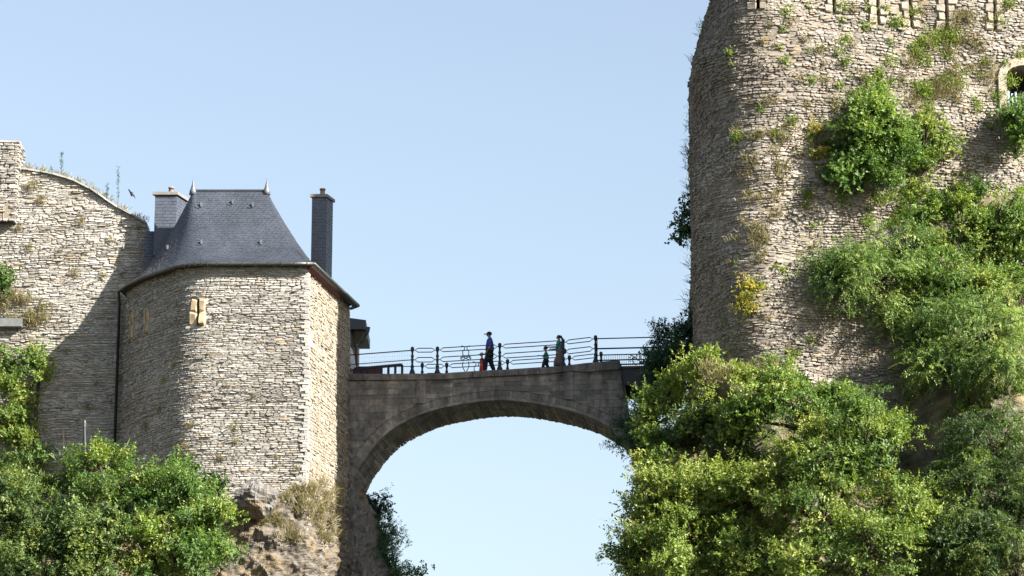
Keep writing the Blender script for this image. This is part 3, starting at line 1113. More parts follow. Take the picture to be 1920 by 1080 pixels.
# face blocks
z = zlow
fb = []
while z < 2.0:
    h = rng.uniform(.17, .34)
    s = S0 - .3
    while s < S2:
        l = rng.uniform(.28, .95); sa, sb = s, s + l; s = sb
        # clip bottom by extrados
        k = 6
        pts = []
        ok = True
        tops = []
        for j in range(k + 1):
            x = sa + .005 + (l - .01) * j / k
            lo = exz(x)
            lo = zlow if lo is None else lo + .012
            hi = bz(x) - COP - .012 if x <= S1 else interp(x, [(S1, bz(S1) - COP), (S1 + .25, -1.9), (S2, -2.9)])
            za, zb = max(z + .004, lo), min(z + h - .004, hi)
            if x < smin or x > smax:
                pass
            pts.append((x, za)); tops.append((x, zb))
        good = [j for j in range(k + 1) if tops[j][1] - pts[j][1] > .03]
        if len(good) < 2: continue
        ja, jb = good[0], good[-1]
        po = pts[ja:jb + 1] + tops[ja:jb + 1][::-1]
        pr = rng.uniform(-.008, .022)
        n_ = len(po)
        V = [B(x, zz_, .04) for x, zz_ in po] + [B(x, zz_, .004 - pr) for x, zz_ in po]
        F = [(j, (j + 1) % n_, n_ + (j + 1) % n_, n_ + j) for j in range(n_)] + [tuple(range(n_, 2 * n_))]
        ar_ = sum(abs(tops[j][1] - pts[j][1]) for j in good) * l / k
        cx = sum(x for x, _ in po) / n_; cz = sum(y for _, y in po) / n_
        fb.append((V, F, ar_, B(cx, cz, 0), rng.uniform(.0, 1.0)))
    z += h
place_stones(fb, M['bridge'], core, lambda px, py: True, 300, 'block', 'blockwork')
# pilaster strips on the face
for px in (790, 1066):
    s_, _ = bpx(px, 730)
    m_ = MB(); m_.hexa([B(s_ - .2, exz(s_) + .03, -.06), B(s_ + .2, exz(s_) + .03, -.06), B(s_ + .2, exz(s_) + .03, .03), B(s_ - .2, exz(s_) + .03, .03),
                        B(s_ - .2, bz(s_) - COP - .004, -.06), B(s_ + .2, bz(s_) - COP - .004, -.06), B(s_ + .2, bz(s_) - COP - .004, .03), B(s_ - .2, bz(s_) - COP - .004, .03)], .5)
    m_.build('pilaster', M['bridge'], bridge)
# hood moulding over the ring on the face, in segments
for i in range(26, NV - 24, 2):
    m_ = MB()
    V = []
    for r_ in (-.015, .05):
        pass
    def q(i_, r_, d):
        p = ar[i_] + an[i_] * r_; return B(p.x, p.y, d)
    a, b = i, i + 2
    m_.hexa([q(a, -.01, -.09), q(b, -.01, -.09), q(b, -.01, .03), q(a, -.01, .03), q(a, .1, -.08), q(b, .1, -.08), q(b, .1, .03), q(a, .1, .03)], rng.uniform(.5, 1))
    m_.build('hood_moulding', M['bridge'], bridge)
# coping stones front and back
for d0, d1 in ((-.15, .34), (BW - .34, BW + .15)):
    s = S0 - .3
    while s < S1:
        l = rng.uniform(.8, 1.6); sb = min(S1, s + l)
        if S1 - sb < .4: sb = S1
        e = rng.uniform(-.012, .012)
        mid = [s + .01 + (sb - s - .02) * j / 3 for j in range(4)]
        V = []; F = []
        for x in mid:
            zt = bz(x); hh = COP + (.12 if x > bpx(1090, 700)[0] else 0)
            V += [B(x, zt - hh, d0 + e + .03), B(x, zt - .07, d0 + e), B(x, zt - .02, d0 + e + .02), B(x, zt, d0 + e + .05), B(x, zt, d1), B(x, zt - hh, d1)]
        for j in range(3):
            for k in range(6): F.append((j * 6 + k, j * 6 + 6 + k, j * 6 + 6 + (k + 1) % 6, j * 6 + (k + 1) % 6))
        F += [(5, 4, 3, 2, 1, 0), tuple(18 + k for k in range(6))]
        obj('coping_stone', V, F, M['bridge'], bridge, origin=B((s + sb) / 2, bz(s) - .1, d0), tint=rng.uniform(.15, .7))
        s = sb

# --- railings
POST = [(.125, 0), (.125, .1), (.11, .14), (.085, .2), (.06, .28), (.075, .33), (.085, .37), (.06, .41), (.045, .48), (.055, .6), (.07, .66), (.055, .7), (.05, .76), (.068, .8), (.07, .84), (.045, .88), (.042, .98), (.06, 1.03), (.075, 1.09), (.08, 1.15), (.07, 1.2), (.035, 1.235)]
POSTS = [773, 820, 937, 1056, 1117]


def railing(d, label, group=None, sshift=0.0, front=True):
    t = thing('iron_railing', label, 'railing', B(0, bz(0), d))
    ps = [bpx(p, 690, .18)[0] + sshift for p in POSTS]
    for s_ in ps:
        base = B(s_, bz(s_), d)
        m_ = MB(); m_.lathe(base, POST, 10); m_.build('post', M['iron'], t, origin=base, smooth=True)
    for s_a, s_b in zip(ps, ps[1:]):
        for zc, hh in ((1.08, .085), (.66, .1)):
            a, b = s_a + .05, s_b - .05
            za, zb = bz(s_a) + zc, bz(s_b) + zc
            Z = lambda s_: za + (zb - za) * (s_ - a) / (b - a)
            k = .13
            m_ = MB()
            lp = [(a + .06, 0), (a + .06 + k, hh), (b - .06 - k, hh), (b - .06, 0), (b - .06 - k, -hh), (a + .06 + k, -hh)]
            m_.tube([B(x, Z(x) + dz, d) for x, dz in lp], .021, 6, closed=True)
            m_.tube([B(a - .02, Z(a), d), B(a + .06, Z(a + .06), d)], .018, 6); m_.tube([B(b - .06, Z(b - .06), d), B(b + .02, Z(b), d)], .018, 6)
            m_.build('rail_loop', M['iron'], t)
    # ornament in the wide panel
    s_m = (ps[1] + ps[2]) / 2 + (-.12 if front else 0)
    zb_ = bz(s_m)
    m_ = MB()
    O = lambda x, z: B(s_m + x, zb_ + z, d)
    for sx in (-1, 1):
        m_.tube([O(.19 * sx, 1.2), O(.12 * sx, 1.18), O(.05 * sx, 1.14), O(.05 * sx, 1.05), O(.13 * sx, .97), O(.13 * sx, .82), O(.08 * sx, .77), O(-.02 * sx, .73), O(-.18 * sx, .68), O(-.2 * sx, .6)], .02, 5)
        m_.tube([O(.2 * sx, .76), O(.02 * sx, .66), O(-.18 * sx, .56)], .02, 5)
        m_.tube([O(.12 * sx, .5), O(.14 * sx, .3), O(.08 * sx, .16), O(.02 * sx, .04)], .02, 5)
        m_.tube([O(.2 * sx + .035 * math.cos(w), .66 + .06 * math.sin(w)) for w in [i * math.pi / 4 for i in range(8)]], .012, 5, closed=True)
    m_.build('scroll_ornament', M['iron'], t)
    # plain rails to the tower on the left
    sl0 = bpx(650, 690, .18)[0] + sshift
    if front:
        for zc, r_ in ((1.08, .024), (.66, .02)):
            m_ = MB(); m_.tube([B(sl0 - .1, bz(sl0) + zc - .2, d), B(ps[0], bz(ps[0]) + zc, d)], r_, 6); m_.build('rail', M['iron'], t)
        m_ = MB()
        for i in range(26):
            x = sl0 + (ps[0] - sl0) * i / 26; dz = -.2 * (1 - i / 26)
            m_.tube([B(x, bz(x) + .05, d + .02), B(x, bz(x) + 1.08 + dz, d + .02)], .0018, 4)
        for j in range(1, 12, 2):
            m_.tube([B(sl0, bz(sl0) + .1 + j * .07, d + .02), B(ps[0], bz(ps[0]) + .1 + j * .085, d + .02)], .0018, 4)
        m_.build('wire_mesh', M['steel'], t, kind='stuff')
    else:
        for zc in (1.08, .66):
            m_ = MB(); m_.tube([B(sl0, bz(sl0) + zc, d), B(ps[0], bz(ps[0]) + zc, d)], .018, 6); m_.build('rail', M['iron'], t)
    return t


railing(.18, 'black iron railing with turned posts along the near edge of the bridge')
railing(BW - .18, 'black iron railing along the far edge of the bridge behind the walkers', front=False)

# steel drawbridge between the arch and the castle, with plain rails and pickets
dbr = thing('steel_footbridge', 'dark steel footbridge deck joining the stone bridge to the castle', 'footbridge', B(S1 + 1.2, bz(S1) - 1.2, BW / 2))
SE = bpx(1262, 700)[0]
zt = bz(S1)
for d0 in (.25, BW - .45):
    m_ = MB(); m_.hexa([B(S1 - .1, zt - 1.0, d0), B(SE, zt - 1.0, d0), B(SE, zt - 1.0, d0 + .2), B(S1 - .1, zt - 1.0, d0 + .2), B(S1 - .1, zt - .32, d0), B(SE, zt - .32, d0), B(SE, zt - .32, d0 + .2), B(S1 - .1, zt - .32, d0 + .2)]); m_.build('girder', M['steel'], dbr)
m_ = MB(); m_.hexa([B(S1, zt - .31, .2), B(SE, zt - .31, .2), B(SE, zt - .31, BW - .2), B(S1, zt - .31, BW - .2), B(S1, zt - .2, .2), B(SE, zt - .2, .2), B(SE, zt - .2, BW - .2), B(S1, zt - .2, BW - .2)]); m_.build('deck_plate', M['steel'], dbr)
for d, lab in ((.18, 'plain dark steel rails above the footbridge on its near side'), (BW - .18, 'steel picket rail on the far side of the footbridge beside castle')):
    t = thing('steel_railing', lab, 'railing', B(S1 + 1, zt, d))
    sA = bpx(1117, 690, .18)[0] + .05
    for zc, r_ in ((1.02, .026), (.58, .034), (.07, .03)):
        m_ = MB(); m_.tube([B(sA, zt + zc, d), B(SE, zt + zc, d)], r_, 6); m_.build('rail', M['steel'], t)
    m_ = MB()
    n_ = 34
    if d > 1:
        for i in range(n_):
            x = sA + (SE - sA) * i / n_; m_.tube([B(x, zt + .07, d), B(x, zt + 1.02, d)], .008, 4)
    else:
        for i in (0, n_ - 1):
            x = sA + .02 + (SE - sA) * i / n_; m_.tube([B(x, zt + .0, d), B(x, zt + 1.02, d)], .02, 5)
    m_.build('pickets', M['steel'], t)
# low dark ramp balustrade at the tower end
t = thing('ramp_balustrade', 'low dark sloping balustrade behind the railing at the tower end of bridge', 'balustrade', B(-6, bz(-6), .9))
a_s, a_z = bpx(664, 692, .9); b_s, b_z = bpx(754, 684, .9)
m_ = MB(); m_.hexa([B(a_s, a_z - .05, .86), B(b_s, b_z - .05, .86), B(b_s, b_z - .05, .98), B(a_s, a_z - .05, .98), B(a_s, a_z + .06, .86), B(b_s, b_z + .06, .86), B(b_s, b_z + .06, .98), B(a_s, a_z + .06, .98)]); m_.build('handrail', M['steel'], t)
for i in range(8):
    f = i / 7; x = a_s + (b_s - a_s) * f; zt_ = a_z + (b_z - a_z) * f
    m_ = MB(); m_.hexa([B(x - .05, -.2, .88), B(x + .05, -.2, .88), B(x + .05, -.2, .96), B(x - .05, -.2, .96), B(x - .05, zt_, .88), B(x + .05, zt_, .88), B(x + .05, zt_, .96), B(x - .05, zt_, .96)]); m_.build('post', M['steel'], t)
m_ = MB(); xm = a_s + (b_s - a_s) * .55
m_.hexa([B(a_s, -.2, .9), B(xm, -.2, .9), B(xm, -.2, .94), B(a_s, -.2, .94), B(a_s, a_z, .9), B(xm, a_z + (b_z - a_z) * .55, .9), B(xm, a_z + (b_z - a_z) * .55, .94), B(a_s, a_z, .94)]); m_.build('panel', M['maroon_cloth'], t)

# ================================================================== ANNEX behind the tower end
AY = 4.6
ax = thing('annex_house', 'small plastered annex with slate roof edge and gutter behind the tower', 'house', (-7.6, AY + 1, -1))
xR = at(667, 650, AY).x
m_ = MB(); m_.box((xR - 3, AY, -1.2), (xR, AY + 3, at(660, 612, AY).z)); m_.build('wall', M['render'], ax)
zt_ = at(660, 617, AY - .3).z; xe = at(687, 612, AY).x
m_ = MB()
zr = at(655, 596, AY).z; ze_ = at(686, 600, AY).z
m_.hexa([(xR - 3, AY - .5, zt_ - .05), (xe, AY - .5, zt_ - .05), (xe, AY + 3.4, zt_ - .05), (xR - 3, AY + 3.4, zt_ - .05), (xR - 3, AY - .5, zr + .25), (xe, AY - .5, ze_ - .12), (xe, AY + 3.4, ze_ - .12), (xR - 3, AY + 3.4, zr + .25)]); m_.build('roof', M['slate'], ax)
m_ = MB(); m_.hexa([(xR - .05, AY - .35, zt_ - .75), (xR + .02, AY - .35, zt_ - .75), (xR + .02, AY - .1, zt_ - .75), (xR - .05, AY - .1, zt_ - .75), (xR - .05, AY - .35, zt_ - .05), (xe - .08, AY - .35, zt_ - .05), (xe - .08, AY - .1, zt_ - .05), (xR - .05, AY - .1, zt_ - .05)]); m_.build('eaves_bracket', M['bark'], ax)
m_ = MB(); hp = at(689, 619, AY); m_.hexa([hp + Vector(q) for q in ((-.1, -.1, -.2), (.05, -.1, -.2), (.05, .1, -.2), (-.1, .1, -.2), (-.22, -.14, .12), (.12, -.14, .12), (.12, .14, .12), (-.22, .14, .12))]); m_.build('rainwater_head', M['zinc'], ax)
m_ = MB(); m_.tube([hp + Vector((-.03, 0, -.15)), at(685, 636, AY), at(669, 652, AY), at(669, 700, AY)], .06, 8); m_.build('downpipe', M['zinc'], ax)
# folded white parasol by the rail
pp = at(656, 700, 2.2)
ps_ = thing('folded_parasol', 'folded white parasol standing at the tower end of the bridge', 'parasol', pp)
m_ = MB(); m_.tube([pp, pp + Vector((0, 0, 1.1))], .02, 6); m_.build('pole', M['steel'], ps_)
m_ = MB(); m_.lathe(pp + Vector((0, 0, .15)), [(.24, 0), (.26, .1), (.2, .5), (.09, .9), (.02, 1.0)], 9); m_.build('canopy', M['white'], ps_)

# ================================================================== CASTLE (right)
rng = random.Random(77)
CX, CY, CR = 10.3, -10.0, 2.9
cpath = [(7.8, .9), (7.78, .6), (7.42, -9.0), (7.6, -9.8), (7.9, -10.5)] + arc(9.95, -10.07, 2.0, 218, 284, 14)
lx, ly = cpath[-1]
dirx = Vector((math.cos(R(14)), math.sin(R(14))))
cpath.append((lx + dirx.x * 17, ly + dirx.y * 17))


class Keep(Wall):
    def off(s, u, z):
        k = s.batter * (s.ztop - z) + s.bulge * nz(u * .35 + s.seed, z * .35, 3.1) + .07 * nz(u * 1.1, z * 1.1 + s.seed, 5.5)
        w = max(0.0, min(1.0, (s.c[5] + .6 - u) / 2.2))        # the broken upper edge leans back on the left flank
        if w > 0 and z > 10:
            zt_ = 14.0 + .33 * s.plan(u)[0].y
            if z > zt_: k -= .32 * min(z - zt_, 3.6) * w
        return k


cw_ = Keep(cpath, batter=.014, ztop=8, bulge=.26, seed=91)
CT = 25.0
u_c0 = cw_.c[2]
CB = -5.2
castle = thing('castle_keep', 'massive rounded rubble stone castle wall with arrow slits towering over the bridge', 'castle', (14, -7, CB))
holes = []
slit_px = [(1421, -60, 16), (1563, -60, 22), (1647, -80, 43), (1708, -80, 50), (1773, -90, 57), (1865, -90, 56)]
for k, (px, ya, yb) in enumerate(slit_px):
    u, z0_ = cw_.hit(px, yb, u_c0)
    u2, z1_ = cw_.hit(px, ya, u_c0)
    holes.append((u - .06, u + .06, z0_, z1_))
# arched opening at the right edge
ua_, za_ = cw_.hit(1886, 182, u_c0); ub_, zb_ = cw_.hit(1970, 126, u_c0)
AH = (ua_, ub_, za_ - .5, zb_)
holes.append(AH)
us = [i * cw_.L / 110 for i in range(111)] + [cw_.c[1], cw_.c[2]]
zs = [CB + i * (CT - CB) / 40 for i in range(41)]
cwall = shell(cw_, us, zs, 1.5, M['mortar_d'], 'wall', castle, holes)


def c_inside(u, z, ua, ub):
    for h in holes[:-1]:
        if h[0] - .2 < ub and ua < h[1] + .2 and z > h[2] - .08 and z < h[3]: return False
    h = AH
    uc_, rw2 = (h[0] + h[1]) / 2, (h[1] - h[0]) / 2
    if z < h[3] - .55: return not (h[0] - .33 < ub and ua < h[1] + .33 and h[2] - .1 < z)
    q = min(max(uc_, ua), ub)
    return math.hypot((q - uc_) / (rw2 + .33), (z - h[3] + .55) / .9) > 1


cst = stones(cw_, cw_.c[1] + .05, cw_.L, CB, 18.8, rng, c_inside, (.045, .125), (.1, .38), (-.04, .045), (.25, .8), wob=.22)
bush_zone = lambda px, py: not (px > 1560 and 150 < py < 370 and px < 1800) and not (px > 1520 and py > 400) and px > 1390
place_stones(cst, M['castle'], cwall, bush_zone)
for k, h in enumerate(holes[:-1]):
    # dressed jambs
    z = h[2] - .04
    i = 0
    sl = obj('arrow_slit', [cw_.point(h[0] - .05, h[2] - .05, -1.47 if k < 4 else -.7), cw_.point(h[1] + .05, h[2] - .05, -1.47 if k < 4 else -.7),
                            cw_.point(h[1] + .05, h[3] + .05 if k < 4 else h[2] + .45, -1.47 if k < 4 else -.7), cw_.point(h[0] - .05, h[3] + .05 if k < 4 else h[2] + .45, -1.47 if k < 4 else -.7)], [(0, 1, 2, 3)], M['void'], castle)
    while z < h[3]:
        hh = rng.uniform(.28, .42)
        for side in (0, 1):
            wd = (.27 if (i + side) % 2 else .38) * rng.uniform(.9, 1.05)
            u0_, u1_ = (h[0] - wd, h[0]) if side == 0 else (h[1], h[1] + wd)
            V, F, a_, c_, t_ = stone_geo(cw_, u0_, u1_, z, z + hh, rng, (.07, .1), (.35, 1), .006, .4)
            obj('jamb', V, F, M['sandstone'], sl, origin=c_, tint=t_)
        z += hh; i += 1
# arched opening: frame of dressed stones, grille of pale pickets
h = AH
uc = (h[0] + h[1]) / 2; rw_ = (h[1] - h[0]) / 2
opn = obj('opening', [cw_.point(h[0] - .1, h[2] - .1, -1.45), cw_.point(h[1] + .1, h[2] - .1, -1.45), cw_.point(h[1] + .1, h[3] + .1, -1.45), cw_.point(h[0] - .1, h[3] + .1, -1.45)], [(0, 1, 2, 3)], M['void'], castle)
zspr = h[3] - .55
op = [(h[0], h[2])] + [(h[0], h[2] + (zspr - h[2]) * i / 3) for i in range(1, 4)]
op += [(uc - rw_ * math.cos(w), zspr + .55 * math.sin(w)) for w in [math.pi * i / 8 for i in range(1, 8)]]
op += [(h[1], h[2] + (zspr - h[2]) * i / 3) for i in range(3, -1, -1)]
for i in range(len(op) - 1):
    a, b = Vector(op[i]), Vector(op[i + 1])
    c0 = Vector((uc, zspr if a.y >= zspr and b.y >= zspr else min(a.y, b.y)))
    def outw(p):
        v = p - Vector((uc, zspr)) if p.y >= zspr - .01 else Vector((p.x - uc, 0))
        v.normalize(); return p + v * .34
    ao, bo = outw(a), outw(b)
    t_ = rng.uniform(.3, .9)
    V = [cw_.point(p.x, p.y, -.5) for p in (a, b, bo, ao)] + [cw_.point(p.x, p.y, .10) for p in (a, b, bo, ao)]
    F = [(0, 1, 2, 3), (7, 6, 5, 4), (0, 4, 5, 1), (1, 5, 6, 2), (2, 6, 7, 3), (3, 7, 4, 0)]
    obj('arch_stone', V, F, M['sandstone'], opn, origin=cw_.point((a.x + ao.x) / 2, (a.y + ao.y) / 2, 0), tint=t_)
# spandrel fill between the square hole and the arch
V = []; F = []
for i in range(9):
    w = math.pi * i / 8
    V += [cw_.point(uc - rw_ * math.cos(w), zspr + .55 * math.sin(w), -.1), cw_.point(uc - rw_ * math.cos(w), h[3] + .05, -.1)]
for i in range(8): F.append((2 * i, 2 * i + 2, 2 * i + 3, 2 * i + 1))
obj('spandrel', V, F, M['mortar_d'], opn)
for i in range(9):
    u = h[0] + .45 + i * .16
    if u > h[1] - .05: break
    a = cw_.point(u, h[2], -.8); b = cw_.point(u, h[2] + 1.05 - (.1 if i % 2 else 0), -.8)
    m_ = MB(); m_.hexa([a + Vector((-.04, -.01, 0)), a + Vector((.04, -.01, 0)), a + Vector((.04, .03, 0)), a + Vector((-.04, .03, 0)), b + Vector((-.04, -.01, 0)), b + Vector((.04, -.01, 0)), b + Vector((.04, .03, 0)), b + Vector((-.04, .03, 0))])
    m_.build('picket', M['pickets'], opn)

# ================================================================== ROCK
# rock apron below the castle
def castle_top(u):
    q, n = cw_.plan(u)
    px = proj(Vector((q.x, q.y, 0)))[0]
    return interp(px, [(1280, -2.2), (1440, -2.6), (1500, -3.0), (1570, -3.4), (1625, -2.4), (1660, .2), (1720, 3.2), (1800, 5.0), (2000, 6.0)]) if n.y < .3 else -2.2


ap = Wall(cpath, bulge=0)


class Apron(Wall):
    gul = None

    def off(s, u, z):
        zt = castle_top(u)
        k = max(0, zt - z)
        if s.gul: k_ = -1.7 * math.exp(-((u - s.gul) / 1.1) ** 2) * max(0, min(1, (1.5 - z) / 1.5)) * max(0, min(1, (z + 9) / 3))
        else: k_ = 0
        return k_ - .25 + .9 * (1 - math.exp(-k * 1.2)) * .55 + .30 * k + .02 * k * k * .3 + .8 * fbm(u * .3 + 5, z * .3, 2.2, 5) * min(1, k * .6) + .22 * nz(u * 1.3, z * 1.3, 9) * min(1, k * .5)


ap = Apron(cpath, seed=3)
ap.gul = ap.hit(1715, 800, cw_.c[4], None, .15)[0]
nu_, nzr = 220, 130
V = []; F = []
for i in range(nu_ + 1):
    u = cw_.c[0] + ap.L * i / nu_
    zt = castle_top(u) + .25
    for j in range(nzr + 1):
        f = j / nzr
        z = zt - (zt + 30.5) * f ** 1.6
        V.append(ap.point(u, z))
for i in range(nu_):
    for j in range(nzr): F.append((i * (nzr + 1) + j, i * (nzr + 1) + j + 1, (i + 1) * (nzr + 1) + j + 1, (i + 1) * (nzr + 1) + j))
ro = obj('castle_rock', V, F, M['rock_dark'])
tag(ro, kind='structure')


# rock under the left tower
def ring(offs, z, jit=0):
    pts = []
    for (x, y), (ox, oy) in zip(LP, offs): pts.append((x + ox, y + oy, z))
    return pts


LP = [(-16.6, 3.2), (-16.6, -.8), (-15.6, -3.8), (-13.6, -5.7), (-11, -6.1), (-9.3, -6.1), (xr + .05, -6.0), (-7.75, -3.5), (-7.1, -.2), (-6.9, 3.2)]
zt_c = at(540, 905, TF).z
rings = []
zb = [(-30.5, 6.0, 2.0), (-14, 2.6, .8), (zt_c - 4.2, 1.1, .15), (zt_c - 2.2, .95, .12), (zt_c - 1.2, .75, .1), (zt_c - .4, .35, .05)]
for z, f, s in zb:
    offs = [(-f, 0), (-f, -f * .3), (-f * .7, -f * .7), (-f * .4, -f), (-f * .1, -f * 1.05), (.0, -f * .95), (s * .7, -f * .55), (s, -s), (s, 0), (s, 0)]
    zz_ = [z + (0 if z < -12 else q) for q in (0, 0, -.9, -.9, -.5, -.05, .2, .9, .6, 0)]
    r_ = ring(offs, z)
    rings.append([(a, b, q) for (a, b, c), q in zip(r_, zz_)])
rings.append([(a * .98 - .2, b * .8, c + .35) for a, b, c in rings[-1]])
rk = loft(rings, M['rock'], 'tower_rock', .3, .7, .12, (.75, .15, .65), 44, 3, True, 1.7, .26)
tag(rk, kind='structure')
# pier rock below the bridge springing
PR = [(-8.2, .6), (-6.8, .4), (-6.3, 1.6), (-6.2, 4.2), (-8.5, 5.0)]
rg = []
for z, f in ((-30.5, 7.0), (-14, 2.6), (-9.2, 1.3), (-7.5, .75), (-6.2, .35), (-5.0, .05), (-4.2, -.2)):
    rg.append([(PR[0][0], PR[0][1] - .05, z), (PR[1][0] + f * .5, PR[1][1] - .12 * max(f, 0), z), (PR[2][0] + f, PR[2][1], z), (PR[3][0] + f * 1.2, PR[3][1] + f * .4, z), (PR[4][0], PR[4][1] + f, z)])
rk = loft(rg, M['rock_grey'], 'bridge_rock', .25, .7, .15, (.9, .1, -.35), 26, 9, True, 1.2, .25)
tag(rk, kind='structure')
# hillside at the left, under bushes
hr = [(-60, 8), (-60, -6), (-40, -7), (-25, -6.5), (-17, -6.5), (-14.0, -6.0), (-13, -2), (-15, 8)]
rg = []
for z, f in ((-30.5, 22), (-18, 8), (-11, 2.0), (-8.6, .3), (-7.4, -1.6), (-6.9, -4.5)):
    rg.append([(x, y - (f if y < 0 else 0), z) for x, y in hr])
hl = loft(rg, M['soil'], 'hillside', .5, .3, 0, sub=8, seed=2)
tag(hl, kind='structure')
# dark boulder jutting out at the tower foot
c = at(478, 940, TF - 1.0)
V = []; F = []
NB = 30
for i in range(21):
    th = math.pi * i / 20
    for k in range(NB):
        w = 2 * math.pi * k / NB
        d = Vector((math.sin(th) * math.cos(w), math.sin(th) * math.sin(w), math.cos(th)))
        r_ = 1 + .3 * fbm(d.x * 1.6, d.y * 1.6 + 4, d.z * 1.6, 5) - .35 * max(0, .3 - d.x * .8) * .5
        V.append(c + Vector((d.x * .95, d.y * 1.0, d.z * .75)) * r_)
for i in range(20):
    for k in range(NB): F.append((i * NB + k, (i + 1) * NB + k, (i + 1) * NB + (k + 1) % NB, i * NB + (k + 1) % NB))
bo = obj('boulder', V, F, M['rock_grey'], origin=c)
tag(bo, 'dark angular boulder jutting from the foot of the slate roofed tower', 'boulder')

# ================================================================== VEGETATION
nr = np.random.default_rng(8)


def unit(v): return v / np.maximum(1e-9, np.linalg.norm(v, axis=-1, keepdims=True))


def leaves_from_shoots(P0, D, length, nl, ls, spread, droop, tint_s, out_n, rnd, upb=.6, wid=.5):
    """P0 (n,3) bases, D (n,3) directions -> leaf quads along each arching shoot"""
    n = len(P0)
    t = (np.arange(nl) + .6) / nl
    t = np.broadcast_to(t, (n, nl))
    Ln = length[:, None, None]
    pos = P0[:, None, :] + D[:, None, :] * Ln * t[..., None]
    pos[..., 2] -= droop * (t ** 2) * length[:, None]
    side = unit(np.cross(D, rnd.normal(size=(n, 3))))
    up = unit(np.cross(side, D))
    sgn = np.where(np.arange(nl) % 2 == 0, 1.0, -1.0)[None, :, None]
    ang = rnd.uniform(-1, 1, size=(n, nl, 1)) * spread
    sd_ = side[:, None, :] * sgn + up[:, None, :] * ang
    ld = unit(sd_ + D[:, None, :] * .55 + rnd.normal(size=(n, nl, 3)) * .25)
    ld[..., 2] -= droop * .5
    nn = unit(np.array([0, 0, upb]) + out_n[:, None, :] * .5 + rnd.normal(size=(n, nl, 3)) * .45)
    wv = unit(np.cross(nn, ld))
    nn = np.cross(ld, wv)
    if not np.isscalar(ls): ls = ls[:, None, None]
    sz = ls * rnd.uniform(.55, 1.3, size=(n, nl, 1)) * (1.1 - .35 * t[..., None])
    a = pos
    tip = pos + ld * sz
    m = pos + ld * sz * .48
    l = m + wv * sz * wid * .5 + nn * sz * .10
    r = m - wv * sz * wid * .5 + nn * sz * .10
    V = np.stack([a, r, tip, l], axis=2).reshape(-1, 3)
    nq = n * nl
    b = np.arange(nq) * 4
    F = np.concatenate([np.stack([b, b + 1, b + 2], 1), np.stack([b, b + 2, b + 3], 1)])
    tn = np.clip(tint_s[:, None] + rnd.normal(size=(n, nl)) * .11, 0, 1)
    T = np.repeat(tn.reshape(-1), 4)
    return V, F, T


